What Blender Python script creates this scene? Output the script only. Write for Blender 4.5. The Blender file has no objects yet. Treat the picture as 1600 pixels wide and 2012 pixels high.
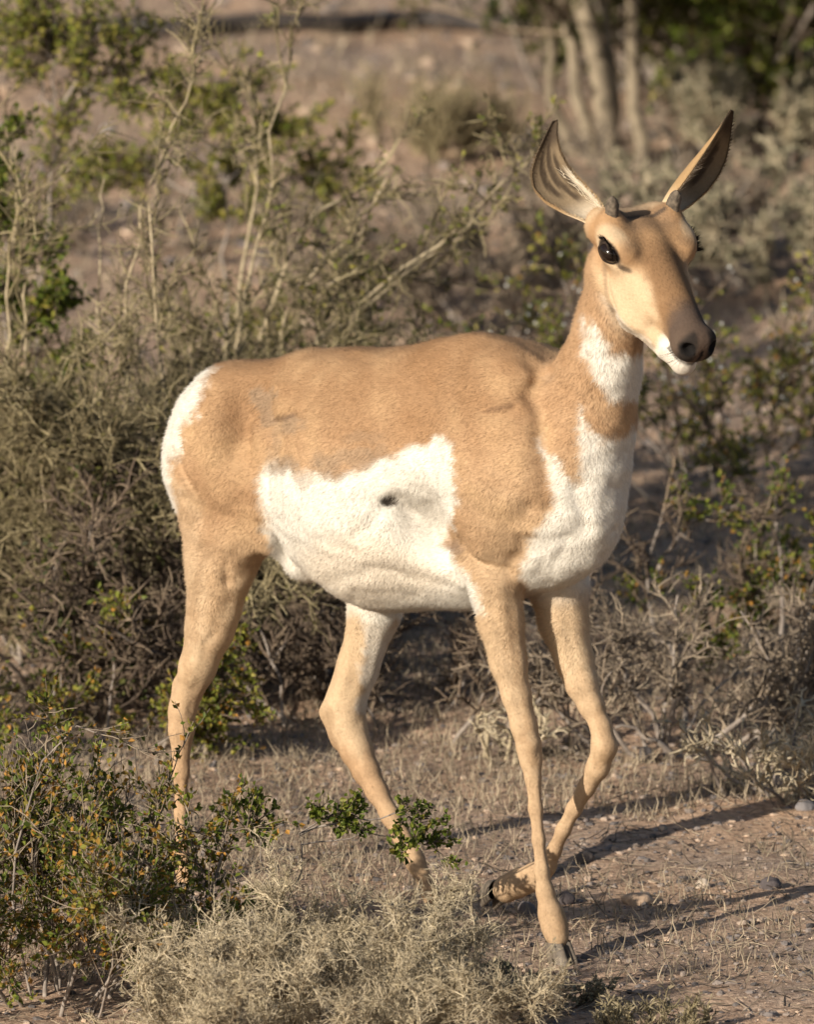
import bpy, math, random
import numpy as np
from mathutils import Vector

rng = np.random.default_rng(7)
random.seed(7)
SC = bpy.context.scene
COL = SC.collection

# ------------------------------------------------------------------ camera
S = 0.0007                       # metres per photo pixel at the focus distance
PITCH = math.radians(11.0)
DIST = 24.0
FWD = np.array([0, math.cos(PITCH), -math.sin(PITCH)])
UPV = np.array([0, math.sin(PITCH), math.cos(PITCH)])
RGT = np.array([1.0, 0, 0])
CAM = np.array([0, 0, 0.570]) - DIST * FWD
cd = bpy.data.cameras.new('camera')
cam = bpy.data.objects.new('camera', cd)
COL.objects.link(cam)
cam.location = CAM
cam.rotation_euler = (math.pi / 2 - PITCH, 0, 0)
cd.sensor_fit = 'VERTICAL'
cd.sensor_height = 24
cd.lens = 24 / (2 * (1006 * S / DIST))
cd.clip_start = 0.5
cd.clip_end = 9000
cd.dof.use_dof = True
cd.dof.focus_distance = 23.78
cd.dof.aperture_fstop = (cd.lens / 1000) / 0.068
SC.camera = cam

# ------------------------------------------------------------------ light
SUN_EL = math.radians(22)
SUN_AZ = np.array([-0.69, -0.72]); SUN_AZ /= np.linalg.norm(SUN_AZ)
w_ = bpy.data.worlds.new('World'); SC.world = w_; w_.use_nodes = True
nt = w_.node_tree; nt.nodes.clear()
sky = nt.nodes.new('ShaderNodeTexSky'); sky.sky_type = 'NISHITA'; sky.sun_disc = False
sky.sun_elevation = SUN_EL
sky.sun_rotation = math.atan2(SUN_AZ[0], SUN_AZ[1])
sky.air_density = 1.0; sky.dust_density = 1.5
bg = nt.nodes.new('ShaderNodeBackground'); bg.inputs['Strength'].default_value = 0.07
wo = nt.nodes.new('ShaderNodeOutputWorld')
nt.links.new(sky.outputs[0], bg.inputs[0]); nt.links.new(bg.outputs[0], wo.inputs[0])
sd = bpy.data.lights.new('sun', 'SUN'); so = bpy.data.objects.new('sun', sd); COL.objects.link(so)
sd.energy = 5.0; sd.angle = math.radians(0.5); sd.color = (1.0, 0.90, 0.755)
sdir = Vector((-SUN_AZ[0] * math.cos(SUN_EL), -SUN_AZ[1] * math.cos(SUN_EL), -math.sin(SUN_EL)))
so.rotation_euler = sdir.to_track_quat('-Z', 'Y').to_euler()
so.location = (-6, -8, 8)
SC.view_settings.view_transform = 'Standard'
SC.view_settings.look = 'None'
SC.view_settings.gamma = 1
SC.view_settings.use_curve_mapping = False
SC.view_settings.exposure = 0.33

# ------------------------------------------------------------------ helpers
def P(px, py, Y):
    """world point seen at photo pixel (px, py) standing at world depth Y"""
    d = FWD * DIST + RGT * ((px - 800) * S) + UPV * ((1006 - py) * S)
    lam = (Y - CAM[1]) / d[1]
    return CAM + lam * d

def PIX(p):
    q = p - CAM
    z = q @ FWD
    return np.stack([800 + (q @ RGT) / z * DIST / S, 1006 - (q @ UPV) / z * DIST / S], -1)

def vnoise2(x, y, seed=0):
    xi = np.floor(x).astype(np.int64); yi = np.floor(y).astype(np.int64)
    xf = x - xi; yf = y - yi
    def h(a, b):
        n = (a * 374761393 + b * 668265263 + seed * 982451653) & 0x7fffffff
        n = ((n ^ (n >> 13)) * 1274126177) & 0x7fffffff
        return ((n ^ (n >> 16)) & 0xffff) / 65535.0
    u = xf * xf * (3 - 2 * xf); v = yf * yf * (3 - 2 * yf)
    return (h(xi, yi) * (1 - u) + h(xi + 1, yi) * u) * (1 - v) + (h(xi, yi + 1) * (1 - u) + h(xi + 1, yi + 1) * u) * v - 0.5

def vnoise3(p, seed=0):
    return (vnoise2(p[:, 0] + 0.31 * p[:, 2], p[:, 1] - 0.47 * p[:, 2], seed) + vnoise2(p[:, 1] + 13.7, p[:, 2] + 0.21 * p[:, 0], seed + 1)
            + vnoise2(p[:, 2] - 5.1, p[:, 0] + 7.7, seed + 2)) / 1.8

def ground_z(x, y):
    x = np.asarray(x, float); y = np.asarray(y, float)
    z = 0.045 * vnoise2(x * 1.1, y * 1.1, 1) + 0.022 * vnoise2(x * 4, y * 4, 2) + 0.012 * vnoise2(x * 14, y * 14, 3)
    return z * (1 - .93 * np.exp(-(((x - .0) ** 2 + (y + .0) ** 2) / .36) ** 2)) - 0.004

def G(px, py):
    """ground point seen at a photo pixel"""
    d = FWD * DIST + RGT * ((px - 800) * S) + UPV * ((1006 - py) * S)
    lam = -CAM[2] / d[2]
    for _ in range(3):
        p = CAM + lam * d
        lam = (ground_z(p[0], p[1]) - CAM[2]) / d[2]
    return CAM + lam * d

def unit(a): return a / (np.linalg.norm(a, axis=-1, keepdims=True) + 1e-9)
def tubes(polys, r0, r1, sides=3):
    N, K, _ = polys.shape
    tg = np.empty_like(polys); tg[:, 1:-1] = polys[:, 2:] - polys[:, :-2]; tg[:, 0] = polys[:, 1] - polys[:, 0]; tg[:, -1] = polys[:, -1] - polys[:, -2]
    tg = unit(tg); ref = np.where(np.abs(tg[..., 2:3]) > .9, np.array([1.0, 0, 0]), np.array([0, 0, 1.0]))
    e1 = unit(np.cross(tg, ref)); e2 = np.cross(tg, e1)
    t = np.linspace(0, 1, K)[None, :, None]
    r = (np.asarray(r0)[:, None, None] * (1 - t) + np.asarray(r1)[:, None, None] * t)
    ph = np.arange(sides) * 2 * math.pi / sides
    V = polys[:, :, None, :] + (e1[:, :, None, :] * np.cos(ph)[:, None] + e2[:, :, None, :] * np.sin(ph)[:, None]) * r[..., None]
    idx = np.arange(N * K * sides).reshape(N, K, sides); nx_ = np.roll(idx, -1, 2)
    Q = np.stack([idx[:, :-1], nx_[:, :-1], nx_[:, 1:], idx[:, 1:]], -1).reshape(-1, 4)
    return V.reshape(-1, 3), Q

def new_mesh(name, v, f, m=None, parent=None, smooth=True, loc=None):
    """v (N,3) floats, f (M,3) or (M,4) ints or a list of such arrays; loc is subtracted when the object sits there"""
    me = bpy.data.meshes.new(name)
    v = np.asarray(v, np.float32)
    if not isinstance(f, list): f = [f]
    f = [np.asarray(a, np.int32) for a in f if len(a)]
    nl = sum(a.size for a in f); nf = sum(len(a) for a in f)
    me.vertices.add(len(v)); me.loops.add(nl); me.polygons.add(nf)
    me.vertices.foreach_set('co', v.ravel())
    me.loops.foreach_set('vertex_index', np.concatenate([a.ravel() for a in f]))
    tot = np.concatenate([np.full(len(a), a.shape[1], np.int32) for a in f])
    me.polygons.foreach_set('loop_start', np.concatenate([[0], np.cumsum(tot)[:-1]]).astype(np.int32))
    me.update(calc_edges=True)
    me.polygons.foreach_set('use_smooth', np.full(nf, smooth))
    if m: me.materials.append(m)
    o = bpy.data.objects.new(name, me); COL.objects.link(o)
    if parent: o.parent = parent
    if loc is not None: o.location = loc
    return o

def tag(o, label=None, cat=None, group=None, kind=None):
    if label: o['label'] = label
    if cat: o['category'] = cat
    if group: o['group'] = group
    if kind: o['kind'] = kind
    return o

def thing(name, loc, label, cat, group=None):
    o = bpy.data.objects.new(name, None); COL.objects.link(o)
    o.location = loc; o.empty_display_size = 0.1
    return tag(o, label, cat, group)

def ramp_mat(name, stops, rough=0.85, island=True, noise=None, bump=None, translucent=0.0, spec=0.25):
    m = bpy.data.materials.new(name); m.use_nodes = True
    n = m.node_tree; b = n.nodes['Principled BSDF']
    b.inputs['Roughness'].default_value = rough
    b.inputs['Specular IOR Level'].default_value = spec
    r = n.nodes.new('ShaderNodeValToRGB')
    e = r.color_ramp.elements
    while len(e) > 1: e.remove(e[-1])
    e[0].position = stops[0][0]; e[0].color = (*stops[0][1], 1)
    for p, c in stops[1:]:
        q = e.new(p); q.color = (*c, 1)
    if island:
        g = n.nodes.new('ShaderNodeNewGeometry'); src = g.outputs['Random Per Island']
    if noise:
        t = n.nodes.new('ShaderNodeTexCoord'); x = n.nodes.new('ShaderNodeTexNoise')
        x.inputs['Scale'].default_value = noise; x.inputs['Detail'].default_value = 4
        n.links.new(t.outputs['Object'], x.inputs['Vector'])
        if island:
            a = n.nodes.new('ShaderNodeMath'); a.operation = 'MULTIPLY_ADD'
            a.inputs[1].default_value = 0.6; n.links.new(src, a.inputs[0])
            b2 = n.nodes.new('ShaderNodeMath'); b2.operation = 'MULTIPLY_ADD'; b2.inputs[1].default_value = 0.8; b2.inputs[2].default_value = -0.2
            n.links.new(x.outputs['Fac'], b2.inputs[0]); n.links.new(b2.outputs[0], a.inputs[2]); src = a.outputs[0]
        else: src = x.outputs['Fac']
    n.links.new(src, r.inputs[0]); n.links.new(r.outputs[0], b.inputs['Base Color'])
    if bump:
        t = n.nodes.new('ShaderNodeTexCoord'); x = n.nodes.new('ShaderNodeTexNoise'); x.inputs['Scale'].default_value = bump[0]; x.inputs['Detail'].default_value = 5
        bp = n.nodes.new('ShaderNodeBump'); bp.inputs['Strength'].default_value = bump[1]; bp.inputs['Distance'].default_value = bump[2]
        n.links.new(t.outputs['Object'], x.inputs['Vector']); n.links.new(x.outputs['Fac'], bp.inputs['Height']); n.links.new(bp.outputs[0], b.inputs['Normal'])
    if translucent:
        tr = n.nodes.new('ShaderNodeBsdfTranslucent'); mx = n.nodes.new('ShaderNodeMixShader'); mx.inputs[0].default_value = translucent
        out = n.nodes['Material Output']
        n.links.new(r.outputs[0], tr.inputs['Color']); n.links.new(b.outputs[0], mx.inputs[1]); n.links.new(tr.outputs[0], mx.inputs[2]); n.links.new(mx.outputs[0], out.inputs['Surface'])
    return m

M = {}
M['cream_bark'] = ramp_mat('cream_bark', [(0.2, (.17, .135, .085)), (0.5, (.36, .295, .195)), (0.8, (.50, .42, .29))], island=False, noise=60, bump=(150, .5, .002))
M['grey_bark'] = ramp_mat('grey_bark', [(0.2, (.12, .10, .09)), (0.5, (.26, .22, .19)), (0.8, (.40, .35, .30))], island=False, noise=60, bump=(150, .5, .002))
M['tree_bark'] = ramp_mat('tree_bark', [(0.2, (.10, .082, .058)), (0.5, (.23, .19, .135)), (0.8, (.36, .30, .215))], island=False, noise=40, bump=(90, .6, .004))
M['grey_twig'] = ramp_mat('grey_twig', [(0, (.10, .08, .062)), (0.5, (.22, .175, .132)), (1, (.37, .30, .22))])
M['pale_twig'] = ramp_mat('pale_twig', [(0, (.29, .24, .165)), (0.5, (.48, .405, .28)), (1, (.64, .55, .40))])
M['brown_twig'] = ramp_mat('brown_twig', [(0, (.06, .045, .035)), (0.6, (.15, .11, .08)), (1, (.26, .20, .14))])
M['olive_twig'] = ramp_mat('olive_twig', [(0, (.10, .082, .045)), (0.5, (.235, .195, .11)), (1, (.40, .335, .20))])
M['leaf_green'] = ramp_mat('leaf_green', [(0, (.045, .064, .010)), (0.5, (.105, .142, .020)), (0.85, (.18, .20, .030)), (1, (.29, .24, .05))], rough=.55, translucent=.25)
M['leaf_yellow'] = ramp_mat('leaf_yellow', [(0, (.09, .115, .02)), (0.5, (.19, .215, .035)), (1, (.34, .29, .06))], rough=.55, translucent=.25)
M['leaf_rust'] = ramp_mat('leaf_rust', [(0, (.06, .065, .012)), (0.35, (.13, .125, .022)), (0.55, (.21, .16, .03)), (0.8, (.33, .17, .035)), (1, (.45, .23, .05))], rough=.6, translucent=.2)
M['leaf_grey'] = ramp_mat('leaf_grey', [(0, (.12, .115, .075)), (0.5, (.23, .21, .14)), (1, (.34, .30, .20))], rough=.8, translucent=.15)
M['leaf_olive'] = ramp_mat('leaf_olive', [(0, (.04, .036, .014)), (0.5, (.105, .092, .036)), (1, (.21, .18, .08))], rough=.8, translucent=.15)
M['straw_leaf'] = ramp_mat('straw_leaf', [(0, (.17, .14, .09)), (0.5, (.33, .275, .18)), (1, (.47, .40, .27))], rough=.8, translucent=.15)
M['leaf_dark'] = ramp_mat('leaf_dark', [(0, (.025, .032, .010)), (0.6, (.06, .068, .018)), (1, (.12, .12, .03))], rough=.6, translucent=.2)
M['seed_white'] = ramp_mat('seed_white', [(0, (.42, .42, .40)), (1, (.66, .66, .62))])
M['dry_grass'] = ramp_mat('dry_grass', [(0, (.14, .115, .085)), (0.5, (.30, .245, .175)), (1, (.46, .38, .27))], translucent=.1)
M['gravel'] = ramp_mat('gravel', [(0, (.08, .072, .07)), (0.45, (.19, .165, .155)), (0.8, (.34, .27, .22)), (1, (.54, .40, .29))], bump=(90, .5, .004))

# ------------------------------------------------------------------ ground
def axis(lo, hi, step, far, g=1.18):
    a = list(np.arange(lo, hi + 1e-6, step))
    d = step
    while a[-1] < far: d *= g; a.append(a[-1] + d)
    d = step
    while a[0] > -far: d *= g; a.insert(0, a[0] - d)
    return np.array(a)
gx = axis(-1.3, 1.3, 0.018, 3000); gy = axis(-1.2, 9.5, 0.024, 4000)
X, Yg = np.meshgrid(gx, gy)
Z = ground_z(X, Yg)
near = np.clip((12 - np.hypot(X, Yg - 4)) / 6, 0, 1)
Z += near * 0.006 * vnoise2(X * 45, Yg * 45, 5)
nx, ny = len(gx), len(gy)
idx = np.arange(nx * ny).reshape(ny, nx)
quads = np.stack([idx[:-1, :-1], idx[:-1, 1:], idx[1:, 1:], idx[1:, :-1]], -1).reshape(-1, 4)
gm = bpy.data.materials.new('desert_soil'); gm.use_nodes = True
n = gm.node_tree; b = n.nodes['Principled BSDF']; b.inputs['Roughness'].default_value = .95; b.inputs['Specular IOR Level'].default_value = .1
tc = n.nodes.new('ShaderNodeTexCoord')
def noise_node(scale, det=5):
    x = n.nodes.new('ShaderNodeTexNoise'); x.inputs['Scale'].default_value = scale; x.inputs['Detail'].default_value = det; x.inputs['Roughness'].default_value = .6
    n.links.new(tc.outputs['Object'], x.inputs['Vector']); return x
def ramp_node(src, stops):
    r = n.nodes.new('ShaderNodeValToRGB'); e = r.color_ramp.elements
    e[0].position, e[0].color = stops[0][0], (*stops[0][1], 1); e[1].position, e[1].color = stops[1][0], (*stops[1][1], 1)
    for p, c in stops[2:]:
        q = e.new(p); q.color = (*c, 1)
    n.links.new(src, r.inputs[0]); return r
n1 = noise_node(2.2); r1 = ramp_node(n1.outputs['Fac'], [(.38, (.56, .40, .28)), (.62, (.39, .31, .25))])
n2 = noise_node(70, 6); r2 = ramp_node(n2.outputs['Fac'], [(.35, (.55, .50, .48)), (.65, (1.2, 1.15, 1.1))])
mxn = n.nodes.new('ShaderNodeMix'); mxn.data_type = 'RGBA'; mxn.blend_type = 'MULTIPLY'; mxn.inputs[0].default_value = 1
n.links.new(r1.outputs[0], mxn.inputs[6]); n.links.new(r2.outputs[0], mxn.inputs[7]); n.links.new(mxn.outputs[2], b.inputs['Base Color'])
n3 = noise_node(160, 6); bp = n.nodes.new('ShaderNodeBump'); bp.inputs['Strength'].default_value = .8; bp.inputs['Distance'].default_value = .006
n.links.new(n3.outputs['Fac'], bp.inputs['Height']); n.links.new(bp.outputs[0], b.inputs['Normal'])
tag(new_mesh('ground', np.stack([X, Yg, Z], -1).reshape(-1, 3), quads, gm), kind='structure')

# ------------------------------------------------------------------ pronghorn: a distance field, then surface nets
TH = math.radians(42)
AX = np.array([math.cos(TH), -math.sin(TH), 0]); LAT = np.array([math.sin(TH), math.cos(TH), 0])
def cy_(x): return -0.9 * (x - 780) * S
def B(cx, py, lat=0):
    """point on the trunk: centreline pixel x, pixel y, sideways offset in pixels (negative = near side)"""
    return P(cx + LAT[0] * lat, py, cy_(cx) + LAT[1] * lat * S)

HS = 0.0034
lo = np.array([-0.42, -0.50, -0.03]); hi = np.array([0.50, 0.50, 1.20])
dims = np.ceil((hi - lo) / HS).astype(int)
F = np.full(dims, 0.5, np.float32)
ax_ = [lo[i] + HS * np.arange(dims[i], dtype=np.float32) for i in range(3)]

def apply(dfun, bmin, bmax, k, sub=False):
    i0 = np.maximum(((bmin - k - 0.012 - lo) / HS).astype(int), 0)
    i1 = np.minimum(((bmax + k + 0.012 - lo) / HS).astype(int) + 1, dims)
    sl = tuple(slice(a, c) for a, c in zip(i0, i1))
    g = np.stack(np.meshgrid(*[ax_[i][sl[i]] for i in range(3)], indexing='ij'), -1)
    d = dfun(g).astype(np.float32)
    a = F[sl]
    if sub:
        d = -d
        h = np.maximum(k - np.abs(a - d), 0) / k
        F[sl] = np.maximum(a, d) + h * h * k / 4
    else:
        h = np.maximum(k - np.abs(a - d), 0) / k
        F[sl] = np.minimum(a, d) - h * h * k / 4

def cone(p0, p1, r0, r1, k=0.02, q0=1.0, q1=None, ld=None, sub=False):
    """tapered capsule, squashed along ld by q (half width = r / q)"""
    q1 = q0 if q1 is None else q1
    p0 = np.asarray(p0, np.float32); p1 = np.asarray(p1, np.float32); d = p1 - p0; L2 = max(float(d @ d), 1e-9)
    l = LAT.astype(np.float32) if ld is None else np.asarray(ld, np.float32)
    R = max(r0, r1) / min(1, q0, q1)
    def f(g):
        t = np.clip(((g - p0) @ d) / L2, 0, 1)
        c = g - p0 - t[..., None] * d
        r = r0 + (r1 - r0) * t
        q = q0 + (q1 - q0) * t
        dl = c @ l
        n2 = (c * c).sum(-1) - dl * dl
        return (np.sqrt(np.maximum(n2 + (q * dl) ** 2, 1e-12)) - r) / np.maximum(q, 1)
    apply(f, np.minimum(p0, p1) - R, np.maximum(p0, p1) + R, k, sub)

def chain(nodes, k=0.015, **kw):
    for a, c in zip(nodes[:-1], nodes[1:]):
        cone(a[0], c[0], a[1] * S, c[1] * S, k, a[2] if len(a) > 2 else 1.0, c[2] if len(c) > 2 else 1.0, **kw)

def ell(c, rad, basis=None, k=0.02, sub=False):
    c = np.asarray(c, np.float32); rad = np.asarray(rad, np.float32)
    Bm = np.eye(3, dtype=np.float32) if basis is None else np.asarray(basis, np.float32)
    R = rad.max()
    def f(g):
        p = (g - c) @ Bm.T
        k0 = np.sqrt(((p / rad) ** 2).sum(-1)) + 1e-6
        k1 = np.sqrt(((p / rad ** 2) ** 2).sum(-1)) + 1e-6
        return k0 * (k0 - 1) / k1
    apply(f, c - R, c + R, k, sub)

BT = np.stack([AX, LAT, [0, 0, 1]])          # trunk basis
# trunk: (point, vertical radius px, squash)
chain([(B(490, 872), 108, 1.10), (B(615, 892), 187, 1.45), (B(770, 936), 232, 1.50), (B(915, 940), 232, 1.70), (B(1030, 938), 205, 1.85), (B(1098, 985), 132, 1.65)], k=0.045)
ell(B(962, 760, 0), np.array([150, 60, 85]) * S, BT, k=0.05)               # withers
ell(B(755, 975, -40), np.array([165, 138, 186]) * S, BT, k=0.06)           # belly, near side
ell(B(760, 970, 40), np.array([170, 145, 180]) * S, BT, k=0.06)
ell(B(505, 845, -30), np.array([120, 90, 104]) * S, BT, k=0.045)            # croup
ell(B(505, 837, 30), np.array([120, 90, 104]) * S, BT, k=0.045)
ell(B(430, 897, -28), np.array([60, 62, 98]) * S, BT, k=0.045)             # buttocks
ell(B(427, 892, 34), np.array([60, 62, 98]) * S, BT, k=0.045)
# shoulders
chain([(B(1035, 795, -70), 70, 1.5), (B(1040, 930, -88), 92, 1.6), (B(1012, 1060, -84), 70, 1.3)], k=0.05)
chain([(B(1035, 785, 70), 70, 1.5), (B(1040, 905, 88), 92, 1.6), (B(1020, 1035, 84), 70, 1.3)], k=0.05)
ell(B(1108, 1030, -36), np.array([62, 50, 92]) * S, BT, k=0.03)           # breast
ell(B(1100, 1020, 36), np.array([62, 50, 88]) * S, BT, k=0.03)
# near fore leg
chain([(P(985, 960, -.195), 76), (P(966, 1075, -.20), 56), (P(975, 1150, -.205), 50), (P(985, 1222, -.21), 43), (P(1000, 1304, -.218), 36), (P(1015, 1365, -.224), 30), (P(1030, 1426, -.23), 27),
       (P(1040, 1467, -.235), 26), (P(1044, 1495, -.237), 22.5), (P(1048, 1528, -.241), 17), (P(1053, 1589, -.246), 15), (P(1059, 1650, -.252), 14), (P(1065, 1711, -.257), 15)], k=0.008)
chain([(P(1065, 1711, -.257), 15), (P(1072, 1752, -.26), 18), (P(1083, 1795, -.263), 25), (P(1091, 1821, -.266), 26), (P(1096, 1840, -.27), 21), (P(1098, 1846, -.272), 19)], k=0.010)
# far fore leg, lifted
chain([(P(1080, 1050, -.125), 72), (P(1100, 1150, -.14), 56), (P(1108, 1222, -.148), 48), (P(1130, 1300, -.158), 38), (P(1144, 1345, -.17), 33), (P(1162, 1386, -.178), 26), (P(1182, 1428, -.186), 22),
       (P(1188, 1467, -.192), 27), (P(1176, 1507, -.184), 24), (P(1153, 1548, -.17), 18.5), (P(1129, 1589, -.156), 16.5), (P(1108, 1630, -.142), 16), (P(1090, 1670, -.128), 15.5), (P(1075, 1702, -.117), 19)], k=0.008)
chain([(P(1075, 1702, -.117), 19), (P(1054, 1722, -.105), 28), (P(1020, 1735, -.09), 28), (P(996, 1746, -.075), 30)], k=0.010)
# near hind leg
chain([(B(500, 835, -72), 105, 1.3), (B(488, 930, -74), 104, 1.45), (B(490, 1015, -66), 80, 1.3)], k=0.045)
chain([(P(488, 985, .118), 56), (P(462, 1045, .125), 74, 1.1), (P(436, 1110, .14), 70, 1.2), (P(421, 1193, .15), 56, 1.15), (P(412, 1235, .155), 51, 1.1), (P(388, 1312, .17), 38), (P(361, 1392, .19), 26),
       (P(356, 1434, .195), 26), (P(355, 1516, .197), 17.5), (P(355, 1597, .20), 13.5), (P(355, 1665, .20), 14), (P(357, 1692, .20), 19), (P(364, 1722, .19), 17), (P(366, 1735, .187), 18)], k=0.010)
chain([(P(384, 1240, .185), 13), (P(352, 1345, .20), 11), (P(346, 1400, .20), 16)], k=0.014)     # heel tendon
chain([(P(408, 990, .16), 38), (P(414, 1060, .16), 34), (P(412, 1130, .155), 30)], k=0.03)
# far hind leg
chain([(B(520, 900, 70), 105, 1.3), (P(690, 1030, .12), 90, 1.2), (P(738, 1110, .09), 64), (P(736, 1205, .092), 52), (P(704, 1312, .11), 42), (P(680, 1390, .125), 39), (P(686, 1434, .122), 37),
       (P(701, 1475, .11), 33), (P(720, 1516, .095), 27.5), (P(741, 1556, .08), 23), (P(767, 1603, .06), 20), (P(790, 1645, .045), 18.5), (P(814, 1688, .03), 21), (P(846, 1755, .015), 18), (P(852, 1775, .01), 18)], k=0.010)
chain([(P(690, 1270, .13), 16), (P(643, 1400, .145), 12), (P(668, 1455, .135), 18)], k=0.018)
# flank fold and sheath
ell(P(596, 1116, .09), np.array([26, 26, 17]) * S, BT, k=0.04)
ell(B(600, 1010, -95), np.array([70, 26, 70]) * S, BT, k=0.04)
# neck
NK = [(P(1112, 965, -.195), 104), (P(1142, 880, -.215), 87), (P(1163, 800, -.228), 77), (P(1186, 715, -.242), 70), (P(1206, 620, -.258), 59), (P(1223, 530, -.275), 55)]
chain([(a, r, 1.12) for a, r in NK], k=0.035, ld=np.array([0.75, 0.66, 0]))
# head frame
PSI, PHI = math.radians(28), math.radians(32)
HF = np.array([math.cos(PHI) * math.sin(PSI), -math.cos(PHI) * math.cos(PSI), -math.sin(PHI)])
HW = np.array([math.cos(PSI), math.sin(PSI), 0]); HU = np.cross(HF, HW)
BH = np.stack([HF, HW, HU])
H0 = P(1280, 485, -.325)
def H(f, w, u): return H0 + (HF * f + HW * w + HU * u) * S
chain([(P(1220, 530, -.275), 58), (H(-52, 0, -52), 52)], k=0.03)
FB = F; F = np.full(dims, 0.5, np.float32)          # the skull in a field of its own, so that the jaw keeps its edge
ell(H(-42, 0, -20), np.array([80, 70, 45]) * S, BH, k=0.02)
cone(H(-8, 0, -40), H(205, 0, -50), 64 * S, 35 * S, 0.02, 0.96, 1.12, ld=HW)
cone(H(0, 0, -4), H(190, 0, -24), 26 * S, 23 * S, 0.02, ld=HW)
ell(H(226, 0, -50), np.array([38, 42, 38]) * S, BH, k=0.012)
for s in (-1, 1): ell(H(242, s * 19, -42), np.array([22, 18, 24]) * S, BH, k=0.010)
ell(H(238, 0, -28), np.array([26, 34, 22]) * S, BH, k=0.012)
cone(H(120, 0, -106), H(220, 0, -104), 32 * S, 26 * S, 0.010, ld=HW)
for s in (-1, 1):
    cone(H(-14, s * 44, -96), H(70, s * 34, -118), 32 * S, 24 * S, 0.02)
    cone(H(70, s * 34, -118), H(165, s * 14, -108), 24 * S, 18 * S, 0.02)
    ell(H(36, s * 40, -66), np.array([88, 22, 55]) * S, BH, k=0.022)
    ell(H(-18, s * 70, -7), np.array([48, 23, 29]) * S, BH, k=0.028)         # orbit
    ell(H(-14, s * 68, 13), np.array([46, 22, 10]) * S, BH, k=0.02)       # brow
    ell(H(-95, s * 60, -16), np.array([30, 32, 34]) * S, BH, k=0.025)      # ear root
    ell(H(-62, s * 64, 24), np.array([18, 18, 20]) * S, BH, k=0.018)       # horn root
    ell(H(3, s * 100, -6), np.array([34, 19, 16]) * S, BH, k=0.010, sub=True)   # eye socket
    ell(H(260, s * 27, -34), np.array([15, 12, 12]) * S, BH, k=0.004, sub=True)  # nostril
    cone(H(274, 0, -87), H(190, s * 42, -86), 4 * S, 3 * S, 0.006, sub=True)  # mouth line
cone(H(276, 0, -34), H(274, 0, -70), 3.5 * S, 3 * S, 0.006, sub=True)
_h = np.maximum(0.012 - np.abs(F - FB), 0) / 0.012
F = np.minimum(F, FB) - _h * _h * 0.012 / 4
# hollows behind the elbow and in front of the hip, folds of the coat
ell(B(930, 1035, -156), np.array([50, 36, 66]) * S, BT, k=0.035, sub=True)
ell(B(560, 830, -150), np.array([26, 40, 75]) * S, BT, k=0.04, sub=True)
ell(P(1030, 790, -.33), np.array([30, 30, 60]) * S, BT, k=0.04, sub=True)
ell(P(1150, 1030, -.345), np.array([16, 30, 60]) * S, BT, k=0.03, sub=True)
ell(P(534, 1100, .03), np.array([24, 60, 46]) * S, BT, k=0.015, sub=True)

def surface_nets():
    ins = F < 0
    cnt = np.zeros(np.array(F.shape) - 1, np.uint8)
    for a in (0, 1):
        for c in (0, 1):
            for e in (0, 1):
                cnt += ins[a:F.shape[0] - 1 + a, c:F.shape[1] - 1 + c, e:F.shape[2] - 1 + e]
    act = np.argwhere((cnt > 0) & (cnt < 8))
    ids = np.full(cnt.shape, -1, np.int32)
    ids[act[:, 0], act[:, 1], act[:, 2]] = np.arange(len(act))
    cor = np.array([(a, c, e) for a in (0, 1) for c in (0, 1) for e in (0, 1)])
    val = np.stack([F[act[:, 0] + c[0], act[:, 1] + c[1], act[:, 2] + c[2]] for c in cor], 1)
    acc = np.zeros((len(act), 3)); num = np.zeros(len(act))
    for i in range(8):
        for j in range(i + 1, 8):
            if np.abs(cor[i] - cor[j]).sum() != 1: continue
            x = (val[:, i] < 0) != (val[:, j] < 0)
            t = val[x, i] / (val[x, i] - val[x, j])
            acc[x] += cor[i] + t[:, None] * (cor[j] - cor[i]); num[x] += 1
    V = lo + HS * (act + acc / num[:, None])
    Q = []
    for axn in range(3):
        o1, o2 = [(1, 2), (2, 0), (0, 1)][axn]
        a = np.moveaxis(ins, axn, 0)
        e = np.argwhere(ins[tuple(slice(0, -1) if i == axn else slice(None) for i in range(3))] != ins[tuple(slice(1, None) if i == axn else slice(None) for i in range(3))])
        e = e[(e[:, o1] > 0) & (e[:, o2] > 0)]
        s = ins[e[:, 0], e[:, 1], e[:, 2]]
        def cid(d1, d2):
            c = e.copy(); c[:, o1] -= d1; c[:, o2] -= d2
            return ids[c[:, 0], c[:, 1], c[:, 2]]
        q = np.stack([cid(1, 1), cid(0, 1), cid(0, 0), cid(1, 0)], 1)
        q[~s] = q[~s][:, ::-1]
        Q.append(q)
    return V, np.concatenate(Q)
def head_mask(V):
    hl = (V - H0) @ BH.T / S
    f, w, u = hl[:, 0], hl[:, 1], hl[:, 2]
    r = np.interp(f, [-110, -30, 40, 240], [95, 122, 120, 82])
    return (f > -112) & (f < 290) & (np.hypot(w, u + 42 + .06 * f) < r) & ~((f < 40) & (u < -62 - .9 * (f + 60)))
BV, BQ = surface_nets()
ED = np.concatenate([BQ[:, [0, 1]], BQ[:, [1, 2]], BQ[:, [2, 3]], BQ[:, [3, 0]]])
def smooth(V, lam):
    d = np.bincount(ED[:, 0], minlength=len(V)) + np.bincount(ED[:, 1], minlength=len(V))
    N = np.stack([np.bincount(ED[:, 0], V[ED[:, 1], i], len(V)) + np.bincount(ED[:, 1], V[ED[:, 0], i], len(V)) for i in range(3)], 1) / d[:, None]
    return V + lam * (N - V)
for _ in range(2):
    BV = smooth(BV, .6); BV = smooth(BV, -.55)

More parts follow.
